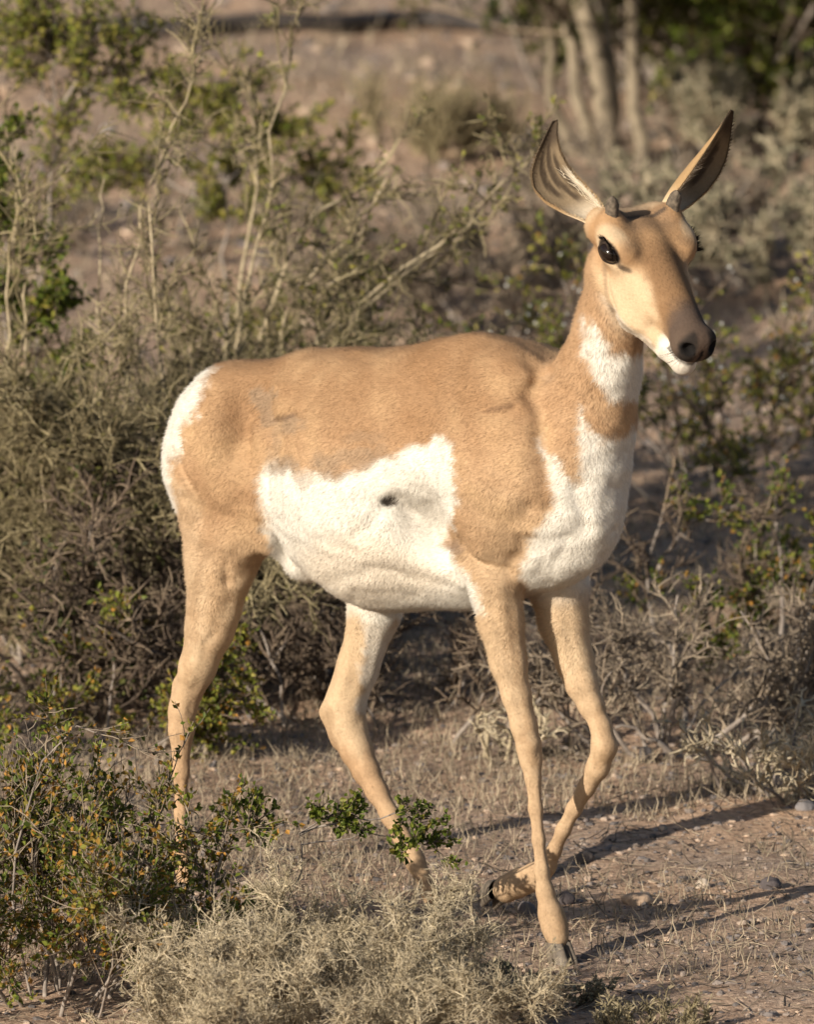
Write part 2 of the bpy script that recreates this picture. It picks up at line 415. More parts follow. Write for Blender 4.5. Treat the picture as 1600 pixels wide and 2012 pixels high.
def vnormals(V, Q):
    n = np.cross(V[Q[:, 2]] - V[Q[:, 0]], V[Q[:, 3]] - V[Q[:, 1]])
    N = np.zeros_like(V)
    for i in range(4):
        for c in range(3): N[:, c] += np.bincount(Q[:, i], n[:, c], len(V))
    return N / (np.linalg.norm(N, axis=1, keepdims=True) + 1e-12)
BN = vnormals(BV, BQ)
BV = BV - BN * (.0016 * np.clip((.47 - BV[:, 2]) / .1, 0, 1))[:, None]      # lean legs under the coat
# lumpy coat relief on the trunk and neck
trunk_w = np.clip((BV[:, 2] - 0.42) / 0.12, 0, 1)
Hl = (BV - H0) @ BH.T / S                           # head coordinates in px
dhead = head_mask(BV).astype(float)
for _ in range(25):
    d_ = np.bincount(ED[:, 0], minlength=len(BV)) + np.bincount(ED[:, 1], minlength=len(BV)); dhead = (np.bincount(ED[:, 0], dhead[ED[:, 1]], len(BV)) + np.bincount(ED[:, 1], dhead[ED[:, 0]], len(BV))) / d_
HEADW = dhead
fl = np.stack([(BV @ AX) * 22, (BV @ LAT) * 22, BV[:, 2] * 30], 1)
BV = BV + BN * ((trunk_w * (1 - dhead)) * (0.0045 * vnoise3(fl, 11) + 0.0025 * vnoise3(fl * 2.7, 14)))[:, None]
px_ = PIX(BV); fr_ = (BN @ FWD) < 0.15
def line_d(pts, pl):
    best = np.full(len(pts), 1e9)
    for p0, p1 in zip(np.array(pl[:-1], float), np.array(pl[1:], float)):
        e = p1 - p0; t = np.clip(((pts - p0) @ e) / (e @ e), 0, 1)
        best = np.minimum(best, np.linalg.norm(pts - p0 - t[:, None] * e, axis=1))
    return best
for pl, wd, dp in [
        ([(1058, 715), (1048, 780), (1066, 840), (1064, 905)], 15, .012), ([(962, 810), (985, 806), (1006, 797)], 6, .006), ([(1075, 735), (1060, 750)], 9, .006),
        ([(515, 755), (524, 830), (519, 900), (528, 935)], 15, .009), ([(540, 828), (562, 822), (582, 812)], 7, .008), ([(546, 860), (552, 905)], 10, .004),
        ([(350, 915), (378, 985), (412, 1060), (455, 1140)], 9, .007), ([(480, 1140), (500, 1080)], 10, .004),
        ([(1140, 955), (1152, 1035)], 11, .008), ([(1066, 1090), (1078, 1140)], 9, .005), ([(1115, 1060), (1092, 1150)], 10, .0045), ([(1205, 960), (1200, 1075)], 15, .007), ([(1040, 1085), (1090, 1062), (1140, 1048)], 12, .006), ([(1185, 1100), (1165, 1140)], 7, .005),
        ([(900, 1078), (935, 1112), (1000, 1118), (1030, 1075)], 12, .012), ([(990, 1085), (1020, 1020), (1035, 985)], 13, .006), ([(905, 1060), (893, 990)], 11, .006),
        ([(765, 992), (735, 1020), (700, 1055)], 9, .005), ([(770, 985), (800, 1005), (850, 1050), (900, 1110)], 19, .022), ([(850, 990), (862, 1050)], 16, .010), ([(690, 1000), (750, 1070)], 50, -.007), ([(522, 935), (517, 990), (530, 1048)], 8, .009), ([(640, 1140), (760, 1125), (880, 1150)], 11, .004), ([(700, 1180), (820, 1170)], 8, .003),
        ([(1190, 535), (1193, 580), (1211, 624), (1246, 655), (1286, 679)], 7, .006), ([(1070, 930), (1085, 990)], 12, .006), ([(985, 870), (1000, 930)], 13, .004), ([(940, 880), (955, 910)], 10, .004), ([(1160, 700), (1172, 760)], 10, .004),
        ([(880, 950), (960, 960), (1020, 940)], 60, -.006), ([(970, 840), (1010, 880)], 45, -.005), ([(420, 880), (450, 960)], 55, -.006), ([(1110, 1000), (1100, 1040)], 26, -.006), ([(1180, 1000), (1175, 1070)], 22, -.007),
        ([(965, 1170), (985, 1260), (1010, 1350), (1030, 1430)], 7, .0025), ([(1003, 1160), (1012, 1260), (1030, 1370)], 8, .0022), ([(1022, 1462), (1040, 1500)], 6, .0022), ([(1060, 1470), (1052, 1510)], 5, .0018), ([(1047, 1535), (1054, 1620), (1063, 1710)], 4, .0018), ([(1072, 1800), (1090, 1830)], 6, .002), ([(1112, 1200), (1128, 1310), (1165, 1410)], 7, .0022), ([(1165, 1470), (1172, 1510)], 6, .002), ([(1150, 1545), (1112, 1620)], 4, .0018),
        ([(470, 1080), (440, 1190), (400, 1300), (372, 1400)], 8, .003), ([(395, 1080), (392, 1180), (375, 1290)], 8, .0025), ([(352, 1420), (352, 1500), (352, 1640)], 4, .0018), ([(366, 1430), (362, 1520)], 4, .0015), ([(705, 1240), (690, 1340), (668, 1400)], 8, .0025), ([(735, 1240), (722, 1330), (705, 1420)], 7, .002), ([(680, 1470), (720, 1560), (775, 1640)], 4, .0018),
        ([(990, 1250), (1012, 1330)], 10, .0015), ([(1020, 1230), (1028, 1330)], 6, -.0015), ([(700, 1330), (690, 1400)], 8, .002), ([(668, 1440), (700, 1500)], 6, .002)]:
    jw = np.stack([vnoise3(BV * 40, 91), vnoise3(BV * 40, 95)], 1) * 26 * (dp > 0)
    k_ = .62 if abs(dp) > .003 else .8
    if abs(dp) < .003: jw = jw * 0
    BV = BV - BN * (fr_ * dp * k_ * np.exp(-(line_d(px_ + jw, pl) / (wd * 1.45)) ** 2) * (1 + 1.1 * (abs(dp) > .003) * vnoise3(BV * 30, 97)))[:, None]
BN = vnormals(BV, BQ)

# ---- coat colours (markings, plus shade painted into folds and hollows)
def poly_sd(pts, poly):
    poly = np.asarray(poly, float); a = poly; c = np.roll(poly, -1, 0)
    best = np.full(len(pts), 1e9); ins = np.zeros(len(pts), bool)
    for p0, p1 in zip(a, c):
        e = p1 - p0; w = pts - p0
        t = np.clip((w @ e) / (e @ e + 1e-9), 0, 1)
        best = np.minimum(best, np.linalg.norm(w - t[:, None] * e, axis=1))
        cond = (p0[1] > pts[:, 1]) != (p1[1] > pts[:, 1])
        xx = p0[0] + (pts[:, 1] - p0[1]) * e[0] / (e[1] if abs(e[1]) > 1e-9 else 1e-9)
        ins ^= cond & (pts[:, 0] < xx)
    return np.where(ins, -best, best)
def sstep(x, a, c): t = np.clip((x - a) / (c - a), 0, 1); return t * t * (3 - 2 * t)

def coat_colour(V, N):
    hl = (V - H0) @ BH.T / S
    ishead = head_mask(V)
    c0 = B(780, 900); l = (V - c0) @ LAT
    far = (l > 0.02) & (V[:, 2] > .42) & ((N @ FWD) > 0.05) & ~ishead
    Vm = V.copy(); Vm[far] -= 2 * l[far][:, None] * LAT
    px = PIX(Vm)
    jit = np.stack([vnoise3(V * 45, 21), vnoise3(V * 45, 31)], 1) * 19 + np.stack([vnoise3(V * 150, 23), vnoise3(V * 150, 33)], 1) * 17
    pj = px + jit
    tan = np.array([.42, .272, .158]); back = np.array([.285, .168, .088]); cream = np.array([.55, .415, .27]); white = np.array([.655, .62, .555]); grey = np.array([.26, .19, .13])
    C = np.tile(tan, (len(V), 1))
    def mix(w, col):
        nonlocal C
        w = np.clip(w, 0, 1)[:, None]; C = C * (1 - w) + w * np.asarray(col)
    # darker saddle along the back, paler shoulder and legs
    mix(sstep(px[:, 1], 960, 760) * sstep(px[:, 0], 1090, 980) * .8, back)
    mix(.5 * sstep(np.hypot((pj[:, 0] - 450) / 80, (pj[:, 1] - 930) / 140), 1.2, .5), back)
    mix(sstep(px[:, 1], 850, 1000) * sstep(px[:, 0], 840, 960) * .28, cream)
    mix(sstep(px[:, 1], 1000, 1110) * .36 * sstep(V[:, 2], .16, .34), cream)
    mix(sstep(V[:, 2], .50, .38) * .10, cream)
    mix(.55 * sstep(poly_sd(pj, [(640, 1170), (810, 1170), (770, 1300), (735, 1420), (720, 1500), (650, 1440), (625, 1400)]), 14, -14) * (V[:, 2] < .43), cream)
    # inner sides of the far legs, front of the far gaskin
    farleg = (px[:, 1] > 1120)
    mix(.65 * sstep(poly_sd(pj, [(1050, 1100), (1150, 1130), (1185, 1400), (1140, 1400), (1080, 1250)]), 12, -12) * (V[:, 1] > -.185), cream)
    mix(.75 * sstep(poly_sd(pj, [(725, 1150), (800, 1150), (760, 1290), (722, 1400), (705, 1400), (712, 1290)]), 12, -10), white)
    mix(.55 * sstep(poly_sd(pj, [(470, 1140), (520, 1120), (480, 1220), (420, 1340), (400, 1340), (440, 1240)]), 12, -10), cream)
    mix(.45 * sstep(poly_sd(pj, [(345, 940), (385, 980), (420, 1100), (400, 1300), (350, 1300), (350, 1050)]), 15, -15), np.array([.52, .40, .27]))
    mix((.40 * vnoise3(V * 25, 41) + .05) * sstep(V[:, 2], .45, .55), back)
    m1 = vnoise3(V * np.array([16, 16, 22]), 43) + .6 * vnoise3(V * 48, 46)
    mix(.75 * np.clip(m1, 0, 1) * sstep(V[:, 2], .42, .55), (.24, .125, .055)); mix(.7 * np.clip(-m1, 0, 1) * sstep(V[:, 2], .42, .55), (.56, .39, .22))
    m2 = vnoise3(V * 30, 49); mix(.35 * np.clip(m2, 0, 1) * sstep(V[:, 2], .5, .4), (.30, .18, .09)); mix(.4 * np.clip(-m2, 0, 1) * sstep(V[:, 2], .5, .4), (.62, .48, .31))
    for pl in ([(1000, 1200), (1022, 1330), (1042, 1430)], [(1030, 1445), (1048, 1500)], [(412, 1060), (380, 1200), (368, 1330)], [(1178, 1390), (1196, 1460), (1180, 1510)], [(640, 1400), (660, 1460), (700, 1530)], [(1100, 1790), (1105, 1830)]):
        mix(.35 * sstep(line_d(pj, pl), 16, 4), (.26, .155, .08))  # leg edges and grooves: their shading put into the colour
    soft = lambda poly, a=12: sstep(poly_sd(pj, poly), a, -a)
    mix(soft([(424, 690), (420, 730), (392, 785), (366, 850), (343, 905), (341, 960), (350, 1002), (250, 1010), (250, 700)]), white)
    mix(soft([(516, 945), (540, 905), (600, 930), (680, 935), (735, 908), (800, 888), (850, 868), (893, 866), (898, 950), (890, 1020), (880, 1072), (915, 1125), (944, 1165), (952, 1206), (830, 1228), (760, 1224), (690, 1204), (500, 1200), (535, 1090), (526, 1040), (515, 1000)]), white)
    mix(.45 * soft([(590, 1080), (700, 1040), (860, 1100), (900, 1150), (700, 1210), (600, 1150)], 40), np.array([.68, .56, .42]))
    chest = [(1066, 858), (1084, 892), (1108, 925), (1137, 955), (1145, 930), (1147, 870), (1138, 798), (1166, 850), (1205, 868), (1228, 850), (1300, 815), (1300, 1230), (1030, 1200), (1034, 1120), (1036, 1075), (1085, 1010), (1092, 975), (1080, 920)]
    infront = V[:, 1] < .0
    mix(soft(chest) * infront * ~ishead * sstep(V[:, 2], .46, .52), white)
    mix(soft([(1150, 622), (1182, 660), (1200, 700), (1300, 700), (1300, 770), (1238, 790), (1190, 782), (1170, 742), (1155, 695)]) * infront * ~ishead, white)
    # worn grey patches, the dark notch, then painted shade of hollow and folds
    for (x, y, rx, ry, a) in [(520, 778, 24, 26, .7), (532, 815, 16, 20, .6), (575, 832, 22, 22, .6), (545, 858, 10, 40, .4), (558, 912, 20, 26, .75), (585, 925, 10, 20, .5), (640, 915, 30, 24, .6), (700, 900, 44, 20, .5), (618, 900, 16, 18, .4), (668, 935, 26, 12, .5), (745, 890, 30, 14, .4), (600, 945, 14, 14, .4), (720, 860, 40, 14, .3), (1075, 745, 16, 8, .3)]:
        mix(a * sstep(np.hypot((pj[:, 0] - x) / rx, (pj[:, 1] - y) / ry), 1.25, .7) * (V[:, 1] < .3), grey)
    nd = np.hypot((px[:, 0] - 766) / 19, (px[:, 1] - 985) / 11); mix(sstep(nd, 1.3, .7) * (l < 0), (.035, .028, .022))
    mix(.45 * soft([(775, 975), (855, 985), (868, 1060), (845, 1060), (800, 1020)], 22) * (l < 0), np.array([.36, .32, .27]))  # shade of the hollow behind the elbow, painted grey
    nd = np.hypot((pj[:, 0] - 900) / 22, (pj[:, 1] - 1078) / 14); mix(.7 * sstep(nd, 1.3, .6) * (l < 0), (.16, .11, .08))  # shade in the elbow fold, painted dark
    nd = np.abs((px[:, 0] - 990) * .22 + (px[:, 1] - 800)); mix(.55 * sstep(nd, 7, 2) * (np.abs(px[:, 0] - 982) < 26) * (l < 0), (.14, .08, .05))  # shoulder crease, its shade drawn into the coat colour
    nd = np.abs((px[:, 0] - 560) * .25 + (px[:, 1] - 820)); mix(.6 * sstep(nd, 7, 2) * (np.abs(px[:, 0] - 560) < 24) * (l < 0), (.12, .07, .045))  # hip crease, shaded in the colour likewise
    nd = np.hypot((px[:, 0] - 553) / 7, (px[:, 1] - 1166) / 20); mix(sstep(nd, 1.3, .7), (.34, .14, .08))
    # head
    f, w, u = hl[:, 0], np.abs(hl[:, 1]), hl[:, 2]
    nz = vnoise3(V * 120, 51) * 14
    hm = HEADW
    mix(hm, (.36, .22, .115))
    mix(hm * .9 * sstep(w + nz - .06 * (f - 20), 22, 46) * sstep(f, -25, 35) * sstep(u, 8, -22), cream)
    mix(hm * .8 * sstep(u + nz, -50, -85), cream)
    mix(hm * sstep(u + nz - .05 * f, -112, -130) * .6, white)
    mix(hm * .9 * sstep(w + nz * .7, 52, 30) * sstep(f, -10, 50) * sstep(f, 225, 200) * sstep(u, -60, -35), (.195, .113, .058))
    mix(hm * .75 * sstep(f, 5, -35) * sstep(w + nz, 62, 40), (.235, .150, .088))
    mix(hm * .25 * sstep(np.abs(f - 26 - .5 * (w - 70)) , 16, 5) * (w > 45) * (w < 88) * (u > -20), (.12, .08, .055))
    mix(hm * .92 * sstep(f + nz + .30 * (u + 40), 150, 200) * sstep(u - nz * .4 + (f - 200) * .10, -80, -68), (.070, .051, .042))
    mix(hm * sstep(f + nz, 158, 185) * sstep(u + nz * .3 + (f - 200) * .14, -68, -78), white)
    mix(hm * .95 * sstep(f + nz * .3, 232, 250) * sstep(u, -78, -70) * sstep(np.abs(w - 27), 20, 10), (.022, .018, .016))
    nd = np.sqrt(((f - 254) / 27) ** 2 + ((w - 27) / 15) ** 2 + ((u + 37) / 15) ** 2); mix(hm * sstep(nd, 1.25, .8), (.008, .007, .007))
    nd = np.hypot(w / 4, (np.clip(u, -74, -38) - u) / 5); mix(hm * (f > 240) * sstep(nd, 1.2, .6), (.01, .008, .008))
    mix(hm * .8 * (f > 190) * sstep(np.abs(u + 87), 7, 3), (.05, .04, .036))
    mix(hm * .45 * (f > 180) * sstep(u, -90, -100), (.40, .34, .27))
    nd = np.sqrt(((f - 2) / 60) ** 2 + ((w - 92) / 40) ** 2 + ((u - 2) / 44) ** 2)
    mix(hm * .55 * sstep(nd, 1.15, .85) * sstep(f, 30, -10), (.60, .48, .33))
    nd = np.sqrt(((f + 2) / 38) ** 2 + ((w - 94) / 32) ** 2 + ((u + 4 - .12 * f) / 24) ** 2)
    mix(hm * sstep(nd, 1.08, .85), (.018, .013, .011))
    mix(.5 * sstep(line_d(px, [(1188, 520), (1193, 580), (1211, 626), (1246, 658), (1286, 682)]), 6, 2) * ((N @ FWD) < 0) * (V[:, 2] > .7), (.20, .14, .09))  # shade of the jaw crease, painted as a brown line
    mix(hm * .8 * sstep(np.hypot((f - 38) / 14, (u + 14) / 7), 1.3, .6) * (w > 50), (.05, .035, .028))
    mix(hm * .7 * sstep(f, -75, -100), cream)
    mix(hm * sstep(np.abs(f + 62), 8, 3) * (w < 52) * (u > 10) * .8, (.05, .04, .035))
    return np.clip(C, 0.004, .82)
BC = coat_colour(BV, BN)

def set_col(o, C, name='Col'):
    a = o.data.color_attributes.new(name, 'FLOAT_COLOR', 'POINT')
    a.data.foreach_set('color', np.concatenate([C, np.ones((len(C), 1))], 1).astype(np.float32).ravel())

def coat_mat(name, island, rough=.85, sheen=.0):
    m = bpy.data.materials.new(name); m.use_nodes = True; n = m.node_tree; b = n.nodes['Principled BSDF']
    b.inputs['Roughness'].default_value = rough; b.inputs['Specular IOR Level'].default_value = .15
    a = n.nodes.new('ShaderNodeAttribute'); a.attribute_name = 'Col'
    hsv = n.nodes.new('ShaderNodeHueSaturation')
    n.links.new(a.outputs['Color'], hsv.inputs['Color'])
    mp = n.nodes.new('ShaderNodeMapRange'); mp.inputs['To Min'].default_value = .80; mp.inputs['To Max'].default_value = 1.18
    if island:
        g = n.nodes.new('ShaderNodeNewGeometry'); n.links.new(g.outputs['Random Per Island'], mp.inputs['Value'])
    else:
        t = n.nodes.new('ShaderNodeTexCoord'); x = n.nodes.new('ShaderNodeTexNoise'); x.inputs['Scale'].default_value = 260; x.inputs['Detail'].default_value = 3
        n.links.new(t.outputs['Object'], x.inputs['Vector']); n.links.new(x.outputs['Fac'], mp.inputs['Value'])
        bp = n.nodes.new('ShaderNodeBump'); bp.inputs['Strength'].default_value = .35; bp.inputs['Distance'].default_value = .002
        n.links.new(x.outputs['Fac'], bp.inputs['Height']); n.links.new(bp.outputs[0], b.inputs['Normal'])
    n.links.new(mp.outputs[0], hsv.inputs['Value']); n.links.new(hsv.outputs[0], b.inputs['Base Color'])
    return m
M['skin'] = coat_mat('short_coat', False); M['fur'] = coat_mat('coat_hair', True, .8)

root_p = P(1098, 1885, -.27) * np.array([1, 1, 0])
prong = thing('pronghorn', root_p, 'young tan and white pronghorn with stubby dark horn buds, walking through dry desert scrub', 'pronghorn')
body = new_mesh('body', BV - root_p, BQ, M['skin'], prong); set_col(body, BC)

# ---- coat hairs: thin slivers lying along the skin
def make_coat(count):
    d1 = BV[BQ[:, 2]] - BV[BQ[:, 0]]; d2 = BV[BQ[:, 3]] - BV[BQ[:, 1]]
    A = np.linalg.norm(np.cross(d1, d2), axis=1)
    fcen = BV[BQ].mean(1)
    hl = (fcen - H0) @ BH.T / S
    nose = (hl[:, 0] > 185) & head_mask(fcen)
    eye = np.sqrt(((hl[:, 0] + 2) / 44) ** 2 + ((np.abs(hl[:, 1]) - 94) / 34) ** 2 + ((hl[:, 2] - 4) / 31) ** 2) < 1.05
    A = A * np.where(fcen[:, 2] < .40, .8, 1) * ~nose * ~eye
    pick = rng.choice(len(BQ), count, p=A / A.sum())
    uv = rng.random((count, 2))
    q = BQ[pick]
    wts = np.stack([(1 - uv[:, 0]) * (1 - uv[:, 1]), uv[:, 0] * (1 - uv[:, 1]), uv[:, 0] * uv[:, 1], (1 - uv[:, 0]) * uv[:, 1]], 1)
    pos = (BV[q] * wts[..., None]).sum(1); nor = (BN[q] * wts[..., None]).sum(1); col = (BC[q] * wts[..., None]).sum(1)
    nor /= np.linalg.norm(nor, axis=1, keepdims=True)
    hl = (pos - H0) @ BH.T / S
    wh = (HEADW[q] * wts).sum(1)
    leg = sstep(pos[:, 2], .45, .33)
    neck = sstep((pos @ AX), .34, .44) * (1 - wh) * (1 - leg)
    flow = -AX * .85 + np.array([0, 0, -.5])
    fl = np.tile(flow, (count, 1)) * (1 - leg - neck - wh)[:, None] + np.array([0, 0, -1.0]) * leg[:, None] + (np.array([0, 0, -1.0]) - .3 * AX) * neck[:, None] - HF * wh[:, None]
    fl += np.stack([vnoise3(pos * 18, 61), vnoise3(pos * 18, 64), vnoise3(pos * 18, 67)], 1) * .35 * (1 - leg * .7)[:, None] + rng.normal(0, .24, (count, 3))
    fl -= (fl * nor).sum(1, keepdims=True) * nor
    fl /= np.linalg.norm(fl, axis=1, keepdims=True) + 1e-9
    ln = (.0095 * (1 - leg - wh) + .0038 * leg + .0050 * wh) * rng.uniform(.6, 1.25, count)
    lift = .22 + .15 * rng.standard_normal(count)
    tip = pos + (fl * np.cos(lift)[:, None] + nor * np.sin(np.abs(lift))[:, None]) * ln[:, None]
    side = np.cross(fl, nor) * (.00038 * rng.uniform(.7, 1.3, count))[:, None]
    base = pos - nor * .0008
    V = np.stack([base - side, base + side, tip], 1).reshape(-1, 3)
    return V, np.arange(count * 3).reshape(-1, 3), np.repeat(col, 3, 0), np.repeat(nor, 3, 0)
v, f, c, nn = make_coat(330000)
coat = new_mesh('coat', v - root_p, f, M['fur'], prong); set_col(coat, c); coat['kind'] = 'stuff'
coat.data.normals_split_custom_set_from_vertices(nn.astype(np.float32).tolist())

# ---- ears
def ear(base, tip, face, width, curl, side, bend):
    """cupped leaf: base and tip points, face = direction the hollow opens to"""
    nt_, ns_ = 40, 21
    axis_ = tip - base; L = np.linalg.norm(axis_); axis_ = axis_ / L
    fdir = face - (face @ axis_) * axis_; fdir /= np.linalg.norm(fdir)
    across = np.cross(axis_, fdir)
    t = np.linspace(0, 1, nt_); s = np.linspace(-1, 1, ns_)
    T, Sx = np.meshgrid(t, s, indexing='ij')
    prof = np.interp(t, [0, .08, .2, .35, .5, .65, .78, .88, .95, 1], [.40, .52, .76, .95, 1.0, .90, .66, .42, .27, .14])
    wd = width * prof[:, None]
    ang = Sx * curl * (1.15 - .45 * T)
    rad = wd / (curl * .8)
    off = np.sin(math.pi * t ** 1.25)[:, None] * bend
    pts = base + axis_ * (T * L)[..., None] + across * (rad * np.sin(ang) + off)[..., None] + fdir * (rad * (1 - np.cos(ang)) - .25 * wd - 0.012 * np.sin(T * 3.1))[..., None]
    V = pts.reshape(-1, 3); idx = np.arange(nt_ * ns_).reshape(nt_, ns_)
    Q = np.stack([idx[:-1, :-1], idx[:-1, 1:], idx[1:, 1:], idx[1:, :-1]], -1).reshape(-1, 4)
    N = vnormals(V, Q)
    if (N.mean(0) @ fdir) < 0: Q = Q[:, ::-1]; N = -N
    th = .0028 * (1 - .5 * T.reshape(-1, 1) ** 2)
    nV = len(V)
    edge = np.concatenate([idx[0], idx[1:, -1], idx[-1, ::-1][1:], idx[::-1, 0][1:]])
    Vall = np.concatenate([V, V - N * th])
    rim = np.stack([edge[:-1], edge[1:], edge[1:] + nV, edge[:-1] + nV], 1)
    Qall = [np.concatenate([Q, Q[:, ::-1] + nV, rim])]
    Tt, Ss = T.ravel(), Sx.ravel()
    front = np.tile([.20, .15, .095], (nV, 1)); back_ = np.tile([.37, .24, .12], (nV, 1))
    def mx(C, w, col): w = np.clip(w, 0, 1)[:, None]; return C * (1 - w) + w * np.asarray(col)
    nz = vnoise3(V * 140, 71) * .25
    for cc, sl, t0, t1 in ((-.38, .05, .30, .86), (.02, .12, .20, .92), (.40, .05, .26, .80)):
        front = mx(front, .92 * sstep(np.abs(Ss - cc + .25 * (Tt - .5) + nz * .4), .21, .07) * sstep(Tt, t0, t0 + .1) * sstep(Tt, t1, t1 - .12), (.045, .032, .022))
    front = mx(front, .85 * sstep(-Ss * side, .45, .70) * sstep(Tt, .62, .45), (.70, .64, .53))
    front = mx(front, .5 * sstep(Tt, .30, .08), (.70, .62, .50))
    front = mx(front, .9 * sstep(Tt, .72, .88), (.05, .036, .026)); back_ = mx(back_, .9 * sstep(Tt, .74, .9), (.05, .036, .026))
    front = mx(front, .7 * sstep(np.abs(Ss), .93, .99) * sstep(Tt, .3, .6), (.06, .045, .03))
    back_ = mx(back_, .8 * sstep(np.abs(Ss), .90, .99) * sstep(Tt, .3, .6), (.06, .045, .03))
    back_ = mx(back_, .7 * sstep(Tt, .3, .05), (.66, .52, .34))
    o = new_mesh('ear', Vall - root_p, Qall, M['skin'], prong); set_col(o, np.concatenate([front, back_]))
    kr = 900
    pi = rng.choice(np.where((np.abs(Ss) > .93) & (Tt < .97))[0], kr)
    b0 = V[pi] + rng.normal(0, .0006, (kr, 3)); dr = axis_ * .8 + across * (.55 * np.sign(Ss[pi]))[:, None] + rng.normal(0, .22, (kr, 3)); dr = unit(dr)
    sd_ = unit(np.cross(dr, fdir)) * .00035
    hv = np.stack([b0 - sd_, b0 + sd_, b0 + dr * rng.uniform(.003, .007, (kr, 1))], 1).reshape(-1, 3)
    ho = new_mesh('rim_hair', hv - root_p, np.arange(len(hv)).reshape(-1, 3), M['fur'], o); ho['kind'] = 'stuff'
    set_col(ho, np.repeat(back_[pi] * .9, 3, 0))
    # pale hair fringe inside the ear, a sub-part
    k = 700
    pi = rng.integers(0, nV, k); pi = pi[(-Ss[pi] * side > .35) & (Tt[pi] < .55)]
    b0 = V[pi] + rng.normal(0, .0008, (len(pi), 3)); dr = axis_ * .9 + fdir * .35 + across * (-.35 * np.sign(Ss[pi]))[:, None] + rng.normal(0, .2, (len(pi), 3))
    dr /= np.linalg.norm(dr, axis=1, keepdims=True); sd_ = np.cross(dr, fdir) * .0005
    hv = np.stack([b0 - sd_, b0 + sd_, b0 + dr * rng.uniform(.008, .017, (len(pi), 1))], 1).reshape(-1, 3)
    ho = new_mesh('ear_hair', hv - root_p, np.arange(len(hv)).reshape(-1, 3), M['fur'], o); ho['kind'] = 'stuff'
    set_col(ho, np.tile([.62, .54, .42], (len(hv), 1)))
    return o
eb = H(-92, -66, -6)
ear(eb, P(1091, 237, eb[1] + .03), np.array([-.12, -.95, -.1]), 44 * S, 1.2, -1, -54 * S)
eb = H(-90, 66, -2)
ear(eb, P(1440, 218, eb[1] + .02), np.array([.84, -.53, -.1]), 50 * S, 1.35, 1, 50 * S)

# ---- eyes, lashes, horn buds, hooves
def uv_sphere(c, r, basis, nu=28, nv=18):
    th = np.linspace(0, math.pi, nv); ph = np.linspace(0, 2 * math.pi, nu, endpoint=False)
    T, Ph = np.meshgrid(th, ph, indexing='ij')
    p = np.stack([np.sin(T) * np.cos(Ph), np.sin(T) * np.sin(Ph), np.cos(T)], -1).reshape(-1, 3) * np.asarray(r)
    V = c + p @ basis
    idx = np.arange(nu * nv).reshape(nv, nu); nx_ = np.roll(idx, -1, 1)
    Q = np.stack([idx[:-1], idx[1:], nx_[1:], nx_[:-1]], -1).reshape(-1, 4)
    return V, Q
me_ = bpy.data.materials.new('wet_eye'); me_.use_nodes = True
bb = me_.node_tree.nodes['Principled BSDF']; bb.inputs['Base Color'].default_value = (.012, .007, .005, 1); bb.inputs['Roughness'].default_value = .11; bb.inputs['Specular IOR Level'].default_value = .4
M['horn'] = ramp_mat('horn_bud', [(.3, (.055, .045, .036)), (.7, (.17, .135, .10))], island=False, noise=180, bump=(300, .6, .002))
M['hoof'] = ramp_mat('hoof_horn', [(.3, (.09, .075, .06)), (.7, (.19, .155, .12))], island=False, noise=120, rough=.55)
M['lid'] = ramp_mat('eyelid_skin', [(.3, (.02, .015, .012)), (.7, (.05, .036, .028))], island=False, noise=200, rough=.95, spec=.05)
M['lash'] = ramp_mat('lash_hair', [(0, (.012, .010, .009)), (1, (.03, .024, .02))])
